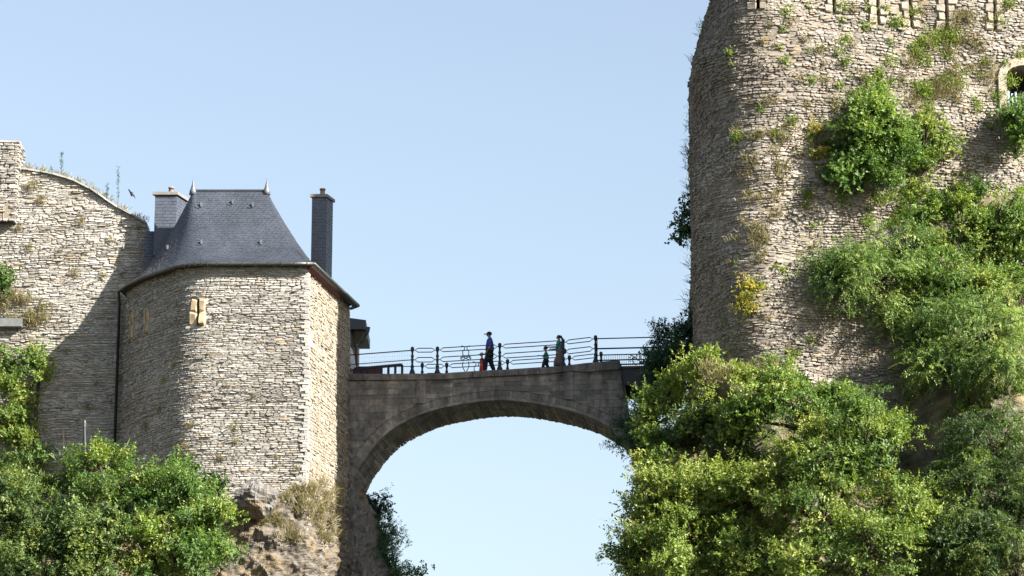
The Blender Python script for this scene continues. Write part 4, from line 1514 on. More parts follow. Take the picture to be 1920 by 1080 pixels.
def bush(name, label, lobes, mat, leaf=.13, dens=1.0, group=None, cat='bush', style='leafy', tint=(.2, .85), root=None, seed=None, sub_r=(.3, .55), trunk=True, outf=.7, flat=1.0):
    """lobes: (px,py,Y,rx_px,rz_px[,ry_m])"""
    rnd = np.random.default_rng(seed if seed is not None else int(nr.integers(1e6)))
    LB = []
    for lb in lobes:
        px, py, Y, rx, rz = lb[:5]
        c = at(px, py, Y); k = mpp(Y, c.z)
        ry = lb[5] if len(lb) > 5 else max(rx, rz) * k * .8
        LB.append((np.array(c), np.array([rx * k, ry, rz * k])))
    c0 = LB[0][0]
    if root is None:
        lowest = min(LB, key=lambda q: q[0][2] - q[1][2])
        root = Vector((lowest[0][0], lowest[0][1] + lowest[1][1] * .5, lowest[0][2] - lowest[1][2] * .8))
    root = Vector(root)
    t = thing(name, label, cat, root, group)
    VS = []; FS = []; TS = []; nb = 0
    centres = []
    for c, r in LB:
        area = r[0] * r[2] * math.pi
        ns_ = max(4, int(area * 9.5 * dens)); leaf_ = leaf * 1.03
        nlump = max(3, int(area * 1.5 + 3))
        ld_ = unit(rnd.normal(size=(nlump, 3)))
        ld_[:, 1] = np.where(rnd.random(nlump) < .75, -np.abs(ld_[:, 1]), ld_[:, 1])
        lrad = rnd.uniform(.62, 1.0, nlump)
        lc = c + ld_ * r * lrad[:, None]
        ltint = rnd.uniform(*tint, nlump)
        lr = np.min(r) * rnd.uniform(.2, .42, nlump)
        li = np.minimum((rnd.random(ns_) ** 1.15 * nlump).astype(int), nlump - 1)
        off_ = rnd.normal(size=(ns_, 3)) * .62
        sc = lc[li] + off_ * lr[li][:, None] * np.array([1.15, 1, .8])
        loose = rnd.random(ns_) < .22
        d2 = unit(rnd.normal(size=(ns_, 3)))
        sc = np.where(loose[:, None], c + d2 * r * (rnd.random(ns_)[:, None] ** .5) * .85, sc)
        outd = unit((sc - c) / r ** 2 + unit(off_) * .6 / np.max(r))
        rad = np.clip(np.linalg.norm((sc - c) / r, axis=1), 0, 1)
        sr = rnd.uniform(*sub_r, ns_)
        st_ = np.clip(ltint[li] + rnd.normal(size=ns_) * .1, 0, 1)
        centres.append((sc, c, r))
        if style == 'leafy': m = 13; nl = 9
        elif style == 'feather': m = 6; nl = 24
        else: m = 10; nl = 8
        P0 = np.repeat(sc, m, 0) + rnd.normal(size=(ns_ * m, 3)) * np.repeat(sr, m)[:, None] * np.array([.5, .5, .38])
        O = np.repeat(outd, m, 0)
        if style == 'feather':
            D = unit(O * np.array([1, .8, .25]) + rnd.normal(size=P0.shape) * .45 + np.array([0, -.15, .12]))
            ln = rnd.uniform(.5, 1.1, len(P0)) * np.clip(np.min(r) * 1.2, .45, 1)
            V, F, T = leaves_from_shoots(P0, D, ln, nl, leaf_, .25, .45, np.repeat(st_, m) + rnd.normal(size=len(P0)) * .08, O, rnd, 1.0, .36)
        else:
            D = unit(O * outf + np.array([0, -.05, .55]) + rnd.normal(size=P0.shape) * .5)
            ln = rnd.uniform(.18, .5, len(P0)) * np.clip(np.min(r) * 1.1, .35, 1)
            lsz = np.repeat((leaf_ * rnd.uniform(.7, 1.3, nlump))[li], m)
            V, F, T = leaves_from_shoots(P0, D, ln, nl, lsz, .5, .12, np.repeat(st_, m) + rnd.normal(size=len(P0)) * .07, O, rnd)
        VS.append(V); FS.append(F + nb); TS.append(T); nb += len(V)
        # a few long sprouts past the outline
        k = max(4, int(ns_ * .34))
        ii = rnd.integers(0, ns_, k)
        P0 = sc[ii]; D = unit(outd[ii] * .6 + np.array([0, -.05, .8]) + rnd.normal(size=(k, 3)) * .35)
        ln = rnd.uniform(.35, 1.25, k) * np.clip(np.max(r), .3, 1)
        V, F, T = leaves_from_shoots(P0, D, ln, 14, leaf_ * .95, .6, .1, np.clip(st_[ii] + .12, 0, 1), outd[ii], rnd)
        VS.append(V); FS.append(F + nb); TS.append(T); nb += len(V)
    obj_np('crown', np.concatenate(VS), np.concatenate(FS), mat, t, np.concatenate(TS))
    if trunk:
        tb = MB()
        for sc, c, r in centres:
            cc = Vector(c)
            bl = (cc - root).length
            mid = root.lerp(cc, .55) + Vector((rnd.uniform(-.1, .1), rnd.uniform(0, .15), .1))
            w0 = min(.11, .03 + .03 * bl)
            tb.tube([root, mid, cc], [w0, w0 * .7, w0 * .45], 6)
            for q in sc[::max(1, len(sc) // 22)]:
                qv = Vector(q)
                tb.tube([cc.lerp(mid, .3), cc.lerp(qv, .55) + Vector((0, 0, -.05)), qv], [w0 * .4, w0 * .25, .006], 4)
        tb.build('trunk', M['bark'], t)
    return t


def WY(px, py, extra=0.0, wallobj=None):
    """depth of the castle wall / rock seen at this pixel"""
    w = wallobj or ap
    u, z = w.hit(px, py, cw_.c[2] - 3, None, .15)
    return w.point(u, z).y + extra


# --- right-hand side, wall shrubs
bush('wall_shrub', 'dense dark green shrub rooted high in the castle wall left of yellower one', [(1626, 255, WY(1626, 255, -.5, cw_), 64, 88, 1.2), (1655, 300, WY(1655, 300, -.5, cw_), 50, 55, 1.0), (1606, 330, WY(1606, 330, -.4, cw_), 46, 36, .8)], L['mid'], .14, 2.1, 'shrubs growing on the castle wall', tint=(.1, .75))
bush('wall_shrub', 'yellow green climbing shrub on castle wall right of the dense dark shrub', [(1735, 270, WY(1735, 270, -.3, cw_), 32, 55, .5), (1775, 262, WY(1775, 262, -.25, cw_), 26, 42, .4), (1720, 325, WY(1720, 325, -.3, cw_), 30, 32, .5)], L['light'], .12, 1.0, 'shrubs growing on the castle wall', tint=(.2, .8))
bush('wall_shrub', 'bright green shrub under the arched opening at the right edge', [(1908, 250, WY(1908, 250, -.6, cw_), 34, 50, 1.0), (1925, 215, WY(1925, 215, -.4, cw_), 26, 30, .8)], L['mid'], .14, 1.8, 'shrubs growing on the castle wall', tint=(.1, .7))
bush('wall_shrub', 'small pale yellow shrub left of the big dark shrub on the castle wall', [(1531, 262, WY(1531, 262, -.15, cw_), 17, 38, .3)], L['yellow'], .1, 1.6, 'shrubs growing on the castle wall', tint=(.1, .7))
bush('wall_shrub', 'yellow leafed shrub on the shaded edge of the rounded castle corner', [(1412, 570, WY(1412, 570, -.15, cw_), 26, 28, .35), (1405, 540, WY(1405, 540, -.1, cw_), 16, 20, .3)], L['yellow'], .11, 1.6, 'shrubs growing on the castle wall', tint=(.1, .7))
bush('wall_shrub', 'dark leafy sprig hanging from the castle left edge against the sky', [(1281, 395, -2.5, 14, 30, .4), (1276, 435, -2.5, 13, 30, .4)], L['bluish'], .15, 1.2, 'shrubs growing on the castle wall')
# feathery drooping shrubs
bush('feathery_shrub', 'feathery green shrub with drooping sprays beside the rounded castle corner', [(1640, 520, WY(1640, 520, -.9), 105, 75, 1.3), (1570, 530, WY(1570, 530, -.7), 50, 60, 1.0), (1700, 460, WY(1700, 460, -.6), 60, 55, 1.0), (1660, 600, WY(1660, 600, -.8), 60, 40, .9)], L['feathery'], .11, 1.4, 'feathery shrubs on the castle rock', style='feather', tint=(.15, .85))
bush('feathery_shrub', 'feathery green shrub with long hanging sprays at the right edge', [(1830, 620, WY(1830, 620, -1.2), 95, 65, 1.4), (1790, 690, WY(1790, 690, -1.0), 70, 45, 1.0), (1900, 570, WY(1900, 570, -1.0), 55, 60, 1.2), (1760, 590, WY(1760, 590, -.7), 50, 45, .9), (1890, 690, WY(1890, 690, -1.3), 70, 55, 1.1), (1730, 660, WY(1730, 660, -.8), 50, 40, .9)], L['feathery'], .11, 1.4, 'feathery shrubs on the castle rock', style='feather', tint=(.15, .9))
bush('feathery_shrub', 'dark feathery shrub low down in the bottom right corner', [(1870, 830, WY(1870, 830, -1.0), 80, 70, 1.2), (1850, 960, WY(1850, 960, -1.2), 95, 85, 1.4), (1910, 1050, WY(1910, 1050, -1.2), 80, 60, 1.2), (1920, 900, WY(1920, 900, -1.2), 60, 70, 1.2), (1810, 880, WY(1810, 880, -.9), 50, 50, .9), (1800, 1050, WY(1800, 1050, -1.2), 70, 60, 1.2)], L['dark'], .125, 1.1, 'feathery shrubs on the castle rock', style='feather', tint=(.1, .8))
bush('wall_creeper', 'yellowish green creeper climbing the wall above the feathery shrubs', [(1730, 405, WY(1730, 405, -.3), 40, 60, .5), (1800, 440, WY(1800, 440, -.3), 55, 70, .6), (1860, 470, WY(1860, 470, -.4), 50, 60, .7), (1840, 385, WY(1840, 385, -.2), 32, 42, .4), (1915, 460, WY(1915, 460, -.4), 50, 80, .6), (1780, 510, WY(1780, 510, -.4), 60, 45, .6), (1870, 530, WY(1870, 530, -.5), 60, 45, .6), (1770, 380, WY(1770, 380, -.2), 40, 40, .4), (1890, 400, WY(1890, 400, -.3), 40, 45, .5), (1840, 540, WY(1840, 540, -.5), 60, 40, .6), (1715, 555, WY(1715, 555, -.5), 45, 40, .6)], L['mid'], .11, 1.3, tint=(.3, 1.0), cat='creeper')
# shrubs on the rock
RSG = 'shrubs on the rock below the castle'
bush('rock_shrub', 'pale yellow green shrub beside the right end of the stone bridge', [(1248, 748, -11.0, 52, 46, .9), (1298, 706, -11.4, 42, 34, .8), (1222, 800, -10.8, 32, 36, .8), (1330, 690, -12.2, 30, 26, .6)], L['light'], .14, 1.5, RSG, tint=(.25, .95), root=(7.8, -10.6, -3.4))
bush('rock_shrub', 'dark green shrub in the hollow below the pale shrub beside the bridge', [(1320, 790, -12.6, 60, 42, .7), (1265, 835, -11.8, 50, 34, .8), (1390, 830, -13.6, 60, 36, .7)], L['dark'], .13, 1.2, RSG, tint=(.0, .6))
bush('rock_shrub', 'tall mixed green shrub growing at the foot of the rounded castle corner', [(1425, 735, -14.6, 72, 50, .9), (1385, 785, -14.2, 45, 45, .8), (1500, 770, -15.0, 80, 56, 1.0), (1455, 690, -14.2, 40, 38, .6), (1560, 775, -15.2, 60, 50, 1.0)], L['mid'], .13, 1.25, RSG, tint=(.25, 1.0))
bush('rock_shrub', 'broad sunlit yellow green shrub under the right end of the arch', [(1232, 915, -13.8, 66, 62, 1.3), (1320, 920, -14.6, 84, 62, 1.3), (1405, 945, -15.4, 80, 66, 1.2), (1208, 1000, -13.8, 56, 72, 1.3), (1295, 1030, -15.2, 95, 70, 1.4), (1410, 1045, -15.9, 95, 55, 1.4), (1182, 1062, -13.4, 42, 42, 1.2)], L['light'], .14, 1.3, RSG, tint=(.15, .95), root=(8, -12.5, -9.5))
bush('rock_shrub', 'large rounded light green shrub below the pale rock face', [(1620, 850, -17.0, 88, 66, 1.4), (1580, 800, -16.5, 70, 50, 1.1), (1690, 940, -17.6, 62, 66, 1.2), (1550, 960, -17.5, 85, 70, 1.4), (1640, 1035, -18.1, 90, 60, 1.4), (1510, 1060, -17.7, 70, 50, 1.2), (1490, 880, -16.4, 60, 50, 1.0)], L['light'], .13, 1.3, RSG, tint=(.05, .85))
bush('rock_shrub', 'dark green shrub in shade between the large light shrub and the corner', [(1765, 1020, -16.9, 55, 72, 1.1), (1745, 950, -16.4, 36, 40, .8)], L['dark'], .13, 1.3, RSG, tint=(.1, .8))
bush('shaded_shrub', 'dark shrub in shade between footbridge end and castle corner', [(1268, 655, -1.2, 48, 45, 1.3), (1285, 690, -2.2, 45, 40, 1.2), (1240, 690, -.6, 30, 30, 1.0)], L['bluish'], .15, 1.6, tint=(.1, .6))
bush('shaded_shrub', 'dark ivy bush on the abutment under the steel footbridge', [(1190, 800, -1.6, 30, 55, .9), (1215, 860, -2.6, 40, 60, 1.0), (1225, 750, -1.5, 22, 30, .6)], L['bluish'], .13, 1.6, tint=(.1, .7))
# --- centre, under the arch
bush('gorge_shrub', 'dark blue green shrub on the rock under the left springing of the arch', [(704, 965, 3.4, 20, 36, .9), (715, 1010, 3.0, 28, 40, 1.1), (718, 1060, 2.6, 40, 45, 1.2), (745, 1085, 3.0, 36, 30, 1.1)], L['bluish'], .12, 1.6, tint=(.1, .8))
bush('gorge_shrub', 'thin dark twiggy plant at the bottom edge under the arch', [(790, 1078, 4.5, 24, 14, .5)], L['bluish'], .13, 1.0, tint=(.3, .9))
# --- left side
bush('thicket_bush', 'bright green leafy bush in front of the curved tower base', [(330, 930, -11.0, 85, 70, 1.5), (250, 900, -10.5, 75, 50, 1.3), (370, 1000, -11.4, 65, 70, 1.3), (300, 1040, -11.8, 110, 60, 1.4), (180, 880, -10.2, 55, 45, 1.1)], L['mid'], .14, 1.25, 'bushes below the left tower', tint=(.2, 1.0))
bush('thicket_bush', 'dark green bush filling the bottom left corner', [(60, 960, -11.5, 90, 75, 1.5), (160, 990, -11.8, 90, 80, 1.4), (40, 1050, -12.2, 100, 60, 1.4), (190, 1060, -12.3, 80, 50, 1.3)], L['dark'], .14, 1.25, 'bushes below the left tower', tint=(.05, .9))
bush('wall_creeper', 'yellow green creeper hanging over the left wall below the stone slab', [(48, 715, -1.0, 46, 50, .6), (28, 790, -1.1, 42, 50, .6), (78, 660, -.8, 26, 34, .4), (18, 672, -1.0, 32, 28, .5), (60, 860, -1.4, 40, 44, .7)], L['mid'], .12, 1.3, cat='creeper', tint=(.3, 1.0))
bush('wall_creeper', 'dark green leafy sprig at the left edge above the stone slab', [(4, 515, -.8, 16, 30, .3), (0, 545, -.8, 14, 20, .3)], L['mid'], .13, 1.4, cat='creeper', tint=(.1, .6))


def grass(name, pts, mat, n, hgt, rnd, lean=.35, label=None, cat=None, tint=(.1, .9), wid=.012):
    """blades from the given (point, normal, radius) list, one stuff object"""
    PB = []; NBn = []
    for (p, nn, r_) in pts:
        k = max(4, int(n * r_ * r_ * 4)) if n > 40 else n
        q = np.array(p) + rnd.normal(size=(k, 3)) * r_ * np.array([.55, .25, .45])
        PB.append(q); NBn.append(np.broadcast_to(np.array(nn), (k, 3)))
    P = np.concatenate(PB); NN = np.concatenate(NBn)
    k = len(P)
    d = unit(NN * .5 + np.array([0, 0, .8]) + rnd.normal(size=(k, 3)) * lean)
    h = hgt * rnd.uniform(.4, 1.2, (k, 1))
    w = unit(np.cross(d, rnd.normal(size=(k, 3)))) * wid
    m = P + d * h * .55
    tip = P + d * h + np.array([0, 0, -.25]) * h * rnd.random((k, 1)) + NN * h * .2
    V = np.stack([P - w, P + w, m + w * .7, tip, m - w * .7], 1).reshape(-1, 3)
    b = np.arange(k) * 5
    F = np.concatenate([np.stack([b, b + 1, b + 2], 1), np.stack([b, b + 2, b + 4], 1), np.stack([b + 4, b + 2, b + 3], 1)])
    T = np.repeat(np.clip(rnd.uniform(*tint, k), 0, 1), 5)
    o = obj_np(name, V, F, mat, None, T, 'stuff')
    if label: o['label'] = label
    if cat: o['category'] = cat
    return o


rg_ = np.random.default_rng(4)
pr = random.Random(3)


def wall_pts(w, lst, u0, u1=None):
    out = []
    for (px, py, rp) in lst:
        u, z = w.hit(px, py, u0, u1, .1)
        p = w.point(u, z, .04); n = w.plan(u)[1]
        out.append((p, (n.x, n.y, 0), rp * mpp(p.y, z)))
    return out


from mathutils.bvhtree import BVHTree


def bvh_of(o):
    me = o.data
    return BVHTree.FromPolygons([o.matrix_basis @ v.co for v in me.vertices], [tuple(p.vertices) for p in me.polygons])


def cast(tree, px, py):
    a_, b_ = (px - 960) / FPX, (540 - py) / FPX
    d_ = Vector((a_, CP - b_ * SP, SP + b_ * CP)).normalized()
    p_, n_, _, _ = tree.ray_cast(CAM, d_)
    if p_ is None: return None
    if n_.dot(d_) > 0: n_ = -n_
    return p_, n_


rock_tree = bvh_of(bpy.data.objects['tower_rock']); apron_tree = bvh_of(bpy.data.objects['castle_rock'])
# dry grass on the tower-foot ledge and slope
lst = []
for i in range(420):
    px = pr.uniform(425, 640); py = pr.uniform(870, 1015)
    if nz(px * .02, py * .02, 2.0) < -.12: continue
    if px < 520 and py > 985: continue
    h_ = cast(rock_tree, px, py)
    if h_: lst.append((h_[0], tuple(h_[1] * .5), .2))
grass('dry_grass', lst, L['dry'], 330, .34, rg_, .5, 'straw coloured dry grass on the rock at the tower foot', 'grass')
# tufts on tower, wall and castle
lst = wall_pts(tw, [(437, 805, 10), (440, 830, 9), (425, 725, 6), (515, 878, 6), (520, 860, 6), (310, 715, 7), (325, 690, 6), (545, 700, 3), (475, 745, 4), (412, 860, 8), (300, 770, 8), (275, 800, 10), (560, 880, 6), (360, 800, 8), (472, 515, 4), (350, 840, 9)], 2.5, u_corner)
grass('wall_grass', lst, L['dry'], 420, .22, rg_, .5, 'small dry tufts growing from joints of the round cornered tower', 'grass')
lst = wall_pts(lw, [(155, 418, 8), (210, 452, 7), (60, 350, 14), (75, 378, 10), (258, 428, 6), (140, 515, 10), (195, 520, 8), (55, 465, 9), (12, 405, 12), (35, 430, 9), (110, 475, 6), (158, 475, 5), (228, 518, 5), (180, 720, 6), (165, 765, 8), (95, 700, 7), (125, 660, 5)], 8)
lst += [(at(pr.uniform(0, 90), pr.uniform(545, 610), LW - .15), (0, -.6, 0), .3) for i in range(16)]
grass('wall_grass', lst, L['dry'], 380, .26, rg_, .5, 'dry tufts and grass growing from joints of the left curtain wall', 'grass')
lst = []
for i in range(60):
    px = pr.choice([pr.uniform(35, 130), pr.uniform(130, 275)]); p = at(px, interp(px, top_px) - 2, LW + pr.uniform(.1, .7)); lst.append((p, (0, 0, 0), .14))
grass('wall_grass', lst, L['dry'], 14, .24, rg_, .5, 'thin dry grass along the sloping top of the left curtain wall', 'grass')
lst = []
cl = []
for i in range(190):
    px = pr.uniform(1330, 1915); py = pr.uniform(10, 400) if pr.random() < .72 else pr.uniform(400, 680)
    if py > 400 and px > 1560: continue
    if nz(px * .006, py * .008, 3) < -.15: continue
    cl.append((px, py, pr.uniform(5, 15)))
for i in range(70):
    px = pr.gauss(1760, 90); py = pr.gauss(110, 65)
    if 1400 < px < 1915 and 5 < py < 330: cl.append((px, py, pr.uniform(9, 20)))
for i in range(40):
    cl.append((pr.uniform(1570, 1900), pr.uniform(340, 420), pr.uniform(9, 18))); cl.append((pr.gauss(1440, 35), pr.uniform(230, 480), pr.uniform(6, 15)))
lst = wall_pts(cw_, cl[::2], cw_.c[2] - 1)
grass('wall_grass', lst, L['dry'], 330, .24, rg_, .5, 'dry brown tufts scattered over the castle wall', 'grass', (.0, .8))
lst = wall_pts(cw_, cl[1::2], cw_.c[2] - 1)
grass('wall_grass', lst, L['light'], 300, .22, rg_, .6, 'yellow green weeds scattered over the castle wall', 'grass', (.1, .9), .018)
lst = []
for i in range(60):
    py = pr.uniform(60, 600)
    u = pr.uniform(cw_.c[1], cw_.c[1] + 2.5); z = z_at(py, .5); p = cw_.point(u, z, .05); n = cw_.plan(u)[1]; lst.append((p, (n.x, n.y, 0), .25))
grass('wall_grass', lst, L['bluish'], 60, .3, rg_, .5, 'thin dark weeds along the left edge of the castle against sky', 'grass', (.2, .9))
lst = [(at(pr.uniform(1315, 1500), pr.uniform(688, 712), -13.5), (0, -.5, 0), .3) for i in range(30)]
grass('dry_grass', lst, L['dry'], 260, .3, rg_, .5, 'straw coloured grass strip at the foot of the castle corner', 'grass')
for key, nn_, lab in (('mid', 420, 'green undergrowth covering the rock between the shrubs at right'), ('dry', 110, 'dry grass between the shrubs on the castle rock at right')):
    lst = []
    for i in range(nn_):
        px = pr.uniform(1480, 1919); py = pr.uniform(380, 1079)
        if 1585 < px < 1645 and 630 < py < 725: continue
        if 1650 < px < 1780 and 740 < py < 900 and pr.random() < .75: continue
        h_ = cast(apron_tree, px, py)
        if h_: lst.append((h_[0], tuple(h_[1] * .6), .26))
    grass('undergrowth', lst, L[key], 170 if key == 'mid' else 200, .3, rg_, .7, lab, 'undergrowth', (.1, 1.0), .03 if key == 'mid' else .012)
lst = []
for i in range(120):
    lst.append((at(pr.uniform(-20, 420), pr.uniform(860, 1080), -9.0), (0, -.6, 0), .35))
grass('undergrowth', lst, L['dark'], 160, .35, rg_, .7, 'dark undergrowth on the bank below the left tower', 'undergrowth', (.0, .8), .035)

# tall dead flower stalks on the left wall top
for px, top_, bot, lab in ((221, 312, 384, 'tallest dry seed stalk on the sloping wall top'), (115, 285, 326, 'dry seed stalk on the wall top nearer the far left pier'), (200, 345, 372, 'short branching dry stalk beside the tallest seed stalk')):
    a = at(px, bot + 3, LW + .3); b = at(px + 1, top_, LW + .3)
    t = thing('seed_stalk', lab, 'plant', a, 'dry stalks on the wall top')
    m_ = MB(); m_.tube([a, a.lerp(b, .5) + Vector((.01, 0, 0)), b], [.012, .009, .004], 5); m_.build('stem', M['bark'], t)
    hl_ = (b - a).length; k = 60
    tt = rg_.uniform(.25, 1, k)
    P = np.array(a) + (np.array(b) - np.array(a)) * tt[:, None]
    V, F, T = leaves_from_shoots(P, unit(rg_.normal(size=(k, 3)) + np.array([0, 0, .6])), np.full(k, .1), 3, .06, .5, .1, np.full(k, .4), np.zeros((k, 3)), rg_)
    obj_np('seed_head', V, F, L['bluish'], t, T, 'stuff')
# reddish dead twigs at the joint of tower and bridge
for px, py, lab in ((640, 850, 'reddish dead twig plant in the corner of tower and bridge'), (628, 780, 'small reddish dry plant higher on the tower flank')):
    a = at(px, py + 12, -.4)
    t = thing('dead_twig', lab, 'plant', a)
    m_ = MB()
    for i in range(9):
        d = Vector((pr.uniform(-.3, .6), pr.uniform(-.5, 0), pr.uniform(-.2, .8))) * (.9 if py > 800 else .5)
        m_.tube([a, a + d * .5 + Vector((0, 0, .05)), a + d], [.012, .008, .003], 4)
    m_.build('twigs', M['clay'], t)
    k = 40
    P = np.array(a) + rg_.normal(size=(k, 3)) * .3 * (1 if py > 800 else .5)
    V, F, T = leaves_from_shoots(P, unit(rg_.normal(size=(k, 3))), np.full(k, .1), 3, .07, .5, .1, np.full(k, .3), np.zeros((k, 3)), rg_)
    obj_np('dry_leaves', V, F, L['dry'], t, T)

# ================================================================== lamp post, stick, bird
a = at(160, 905, -7.5); b = at(159, 787, -7.5)
t = thing('post_lamp', 'thin dark post with a pale cap rising from the left bush', 'post', a)
m_ = MB(); m_.tube([a, a.lerp(b, .55), b - Vector((0, 0, .3))], [.07, .07, .065], 8); m_.build('pole', M['pipe'], t)
m_ = MB(); m_.lathe(b - Vector((0, 0, .32)), [(.065, 0), (.075, .02), (.075, .2), (.05, .28), (.02, .32)], 8); m_.build('cap', M['zinc'], t)
a = at(120, 870, -9); b = at(119, 806, -9)
m_ = MB(); m_.tube([a, b], [.016, .01], 6); o = m_.build('stake', M['bark'], origin=a); tag(o, 'thin pale stake standing in the left bush beside the dark post', 'stake')
c = at(247, 364, -8)
m_ = MB(); m_.ball(c, .06, 8, 6, (.9, .5, 1.7))
V = [c + Vector(q) for q in ((0, 0, .05), (-.1, .03, .2), (-.17, .05, .24), (-.06, .02, .0))]
m_.add(V + [v + Vector((0, .015, 0)) for v in V], [(0, 1, 2, 3), (7, 6, 5, 4), (0, 4, 5, 1), (1, 5, 6, 2), (2, 6, 7, 3), (3, 7, 4, 0)])
V = [c + Vector(q) for q in ((.02, 0, .03), (.1, .02, -.03), (.16, .03, -.19), (.04, .01, -.06))]
m_.add(V + [v + Vector((0, .015, 0)) for v in V], [(0, 1, 2, 3), (7, 6, 5, 4), (0, 4, 5, 1), (1, 5, 6, 2), (2, 6, 7, 3), (3, 7, 4, 0)])
o = m_.build('bird', M['navy_cloth'], origin=c); tag(o, 'small dark swift flying in the sky left of the chimneys', 'bird')


# ================================================================== PEOPLE
def skin(name, V, E, mat, parent, root=0, sub=2):
    """V: list of (x,y,z,r[,r2]) in the person's own frame"""
    me = bpy.data.meshes.new(name)
    bm = bmesh.new()
    ly = bm.verts.layers.skin.verify()
    vs = []
    for i, v in enumerate(V):
        q = bm.verts.new(v[:3]); q[ly].radius = (v[3], v[4] if len(v) > 4 else v[3]); vs.append(q)
    bm.verts.ensure_lookup_table()
    vs[root][ly].use_root = True
    for a, b in E: bm.edges.new((vs[a], vs[b]))
    bm.to_mesh(me); bm.free()
    me.materials.append(mat)
    o = bpy.data.objects.new(name, me); col.objects.link(o); o.parent = parent
    md = o.modifiers.new('skin', 'SKIN'); md.use_smooth_shade = True
    ms = o.modifiers.new('sub', 'SUBSURF'); ms.levels = sub; ms.render_levels = sub
    return o


def lm(name, mb, mat, parent, smooth=True):
    me = mesh(name, mb.v, mb.f, mat, smooth=smooth)
    o = bpy.data.objects.new(name, me); col.objects.link(o); o.parent = parent
    return o


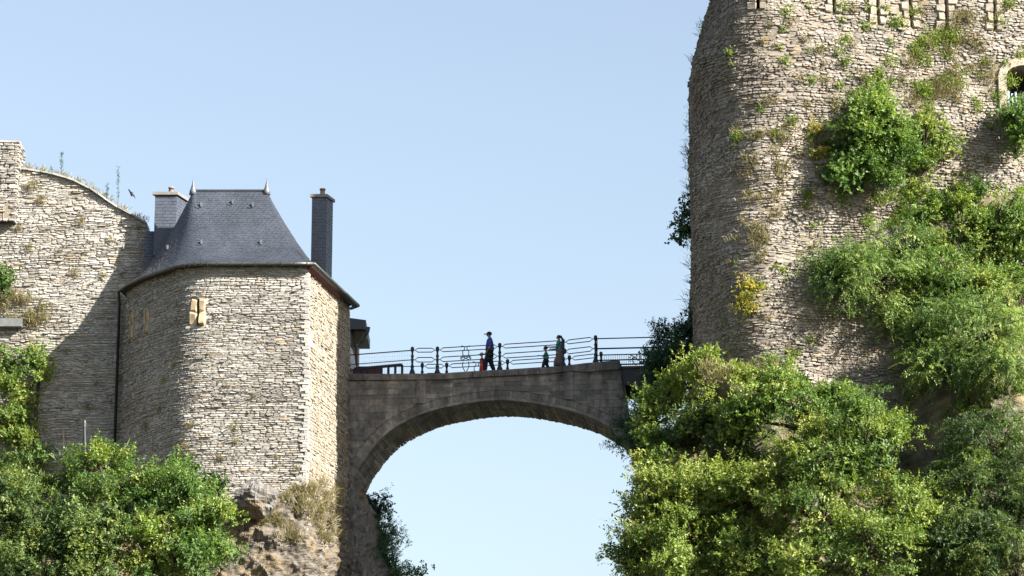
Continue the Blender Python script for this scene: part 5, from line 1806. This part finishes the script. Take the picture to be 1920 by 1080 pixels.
def person(px, d, h, label, shirt, legs, cap=None, hair=True, stride=.22, armf=(.1, -.1), child=False, dress=None, skirt=None, bag=False):
    """walks towards -x; frame: x forward, z up, unit height scaled by h"""
    s, _ = bpx(px, 695, d)
    loc = B(s, bz(s) - .035, d)
    t = thing('person', label, 'person', loc)
    t.rotation_euler = (0, 0, math.pi - BA)
    t.scale = (h, h, h)
    hd = .93 if not child else .90
    fat = 1.0 if not child else 1.15
    hr = .058 if not child else .085
    hip, sh = .53 if not child else .48, .82 if not child else .74
    V = [(0, 0, hip, .075, .085), (.005, 0, hip + .13, .068, .08), (.0, 0, sh - .05, .075, .095), (.0, 0, sh + .03, .04), (.012, 0, sh + .065, .03), (.022, 0, hd - .01, hr * .82, hr * .78), (.02, 0, hd + hr * .55, hr * .78, hr * .72), (.022 + hr * 1.12, 0, hd - .004, .012)]
    E = [(0, 1), (1, 2), (2, 3), (3, 4), (4, 5), (5, 6), (5, 7)]
    TV = [(0, 0, hip - .05, .1 * fat, .115 * fat), V[1][:3] + (.1 * fat, .11 * fat), V[2][:3] + (.1 * fat, .12 * fat), V[3][:3] + (.05,)]
    TE = [(0, 1), (1, 2), (2, 3)]
    LV = [(0, 0, hip + .02, .09 * fat, .1 * fat)]; LE = []
    for sd_, fw in ((1, stride), (-1, -stride)):
        b = len(V)
        kx = fw * .55 + .04; az = .045 if fw > 0 else .06
        V += [(0, .055 * sd_, hip - .04, .062), (kx, .055 * sd_, hip * .53, .042), (fw, .055 * sd_, az, .026), (fw + .075, .06 * sd_, .018, .02)]
        E += [(0, b), (b, b + 1), (b + 1, b + 2), (b + 2, b + 3)]
        q = len(LV)
        LV += [(0, .055 * sd_, hip - .04, .08 * fat), (kx, .055 * sd_, hip * .53, .062 * fat), (fw, .055 * sd_, az + .02, .048 * fat)]
        LE += [(0, q), (q, q + 1), (q + 1, q + 2)]
    for sd_, fw in zip((1, -1), armf):
        b = len(V)
        ex, ez = fw * .35 - .02, sh - .17
        wx, wz = fw + .03, hip + .02 if abs(fw) < .16 else hip + .12
        V += [(0, .105 * sd_, sh - .01, .036), (ex, .125 * sd_, ez, .027), (wx, .125 * sd_, wz, .018)]
        E += [(2, b), (b, b + 1), (b + 1, b + 2)]
        dr = Vector((wx - ex, 0, wz - ez)).normalized()
        pl = Vector((wx, .125 * sd_, wz)) + dr * .035
        V += [(pl.x, pl.y, pl.z, .017, .012)]
        E += [(b + 2, b + 3)]
        pv = Vector((-dr.z, 0, dr.x))
        for k_, (o_, ln_) in enumerate(((-.013, .036), (-.0045, .042), (.0045, .04), (.013, .032))):
            f0 = pl + pv * o_ + dr * .012; f1 = f0 + dr * ln_ * .5; f2 = f0 + dr * ln_ - Vector((0, .008 * sd_, 0))
            c_ = len(V); V += [(f1.x, f1.y, f1.z, .0045), (f2.x, f2.y, f2.z, .0038)]; E += [(b + 3, c_), (c_, c_ + 1)]
        th = pl + pv * .022 - dr * .005; c_ = len(V); V += [(th.x, th.y, th.z, .005), (th.x + dr.x * .02, th.y, th.z + dr.z * .02, .0045)]; E += [(b + 3, c_), (c_, c_ + 1)]
        q = len(TV)
        TV += [(0, .105 * sd_, sh - .01, .046), (ex * .9, .122 * sd_, ez + .02, .042)]
        TE += [(2, q), (q, q + 1)]
    skin('body', V, E, M['skin'], t)
    skin('shirt', TV, TE, shirt, t)
    if not skirt: skin('trousers', LV, LE, legs, t)
    else:
        m_ = MB(); m_.lathe((0, 0, 0), [(.14, .16 if not child else .1), (.13, .28), (.105, .42), (.085, hip + .06)], 12); lm('skirt', m_, skirt, t)
    for sd_ in (1, -1):
        m_ = MB(); m_.ball((.022 + hr * .88, .028 * sd_ * hr / .058, hd + .008), .008, 6, 4); lm('eye', m_, M['hair'], t)
    for sd_, fw in ((1, stride), (-1, -stride)):
        m_ = MB(); m_.ball((fw + .035, .057 * sd_, .022), .03, 8, 5, (2.1, .9, .8)); lm('shoe', m_, M['navy_cloth'], t)
    m_ = MB(); m_.ball((.012, 0, hd + hr * .42), hr * 1.02, 10, 7, (1.0, .92, .85 if cap is None else .8)); lm('hair', m_, M['hair'] if hair is True else hair, t)
    if cap:
        m_ = MB()
        m_.ball((.015, 0, hd + hr * .62), hr * 1.1, 10, 7, (1.0, .95, .72))
        m_.hexa([(.03, -.045, hd + hr * .42), (.03 + hr * 1.9, -.03, hd + hr * .3), (.03 + hr * 1.9, .03, hd + hr * .3), (.03, .045, hd + hr * .42), (.03, -.045, hd + hr * .56), (.03 + hr * 1.9, -.03, hd + hr * .4), (.03 + hr * 1.9, .03, hd + hr * .4), (.03, .045, hd + hr * .56)])
        lm('cap', m_, cap, t)
    return t


person(918.5, .5, 1.85, 'man in blue shirt and dark cap walking left across the bridge', M['blue_cloth'], M['navy_cloth'], cap=M['navy_cloth'], armf=(.0, .06), stride=.1)
person(904, .5, .95, 'toddler in red with a pale hat walking just ahead of the man', M['red_cloth'], M['red_cloth'], cap=M['pale_cloth'], armf=(.04, -.1), stride=.08, child=True, hair=M['pale_cloth'], skirt=M['red_cloth'])
person(1024, .5, 1.1, 'child in teal shirt and dark shorts walking ahead of the woman', M['teal_cloth'], M['navy_cloth'], armf=(.22, .05), stride=.12, child=True)
w_ = person(1049, .85, 1.62, 'woman in teal and maroon with long skirt walking behind the child', M['teal_cloth'], M['grey_cloth'], armf=(.2, .18), stride=.13, skirt=M['grey_cloth'])
m_ = MB(); m_.tube([(-.03, 0, .98), (-.075, 0, .9), (-.085, 0, .8)], [.03, .03, .012], 7); lm('ponytail', m_, M['hair'], w_)
m_ = MB(); m_.ball((-.075, 0, .7), .1, 10, 8, (.7, .95, 1.35)); m_.ball((-.13, 0, .56), .07, 8, 6, (.9, .8, 1.2)); lm('jacket', m_, M['maroon_cloth'], w_)
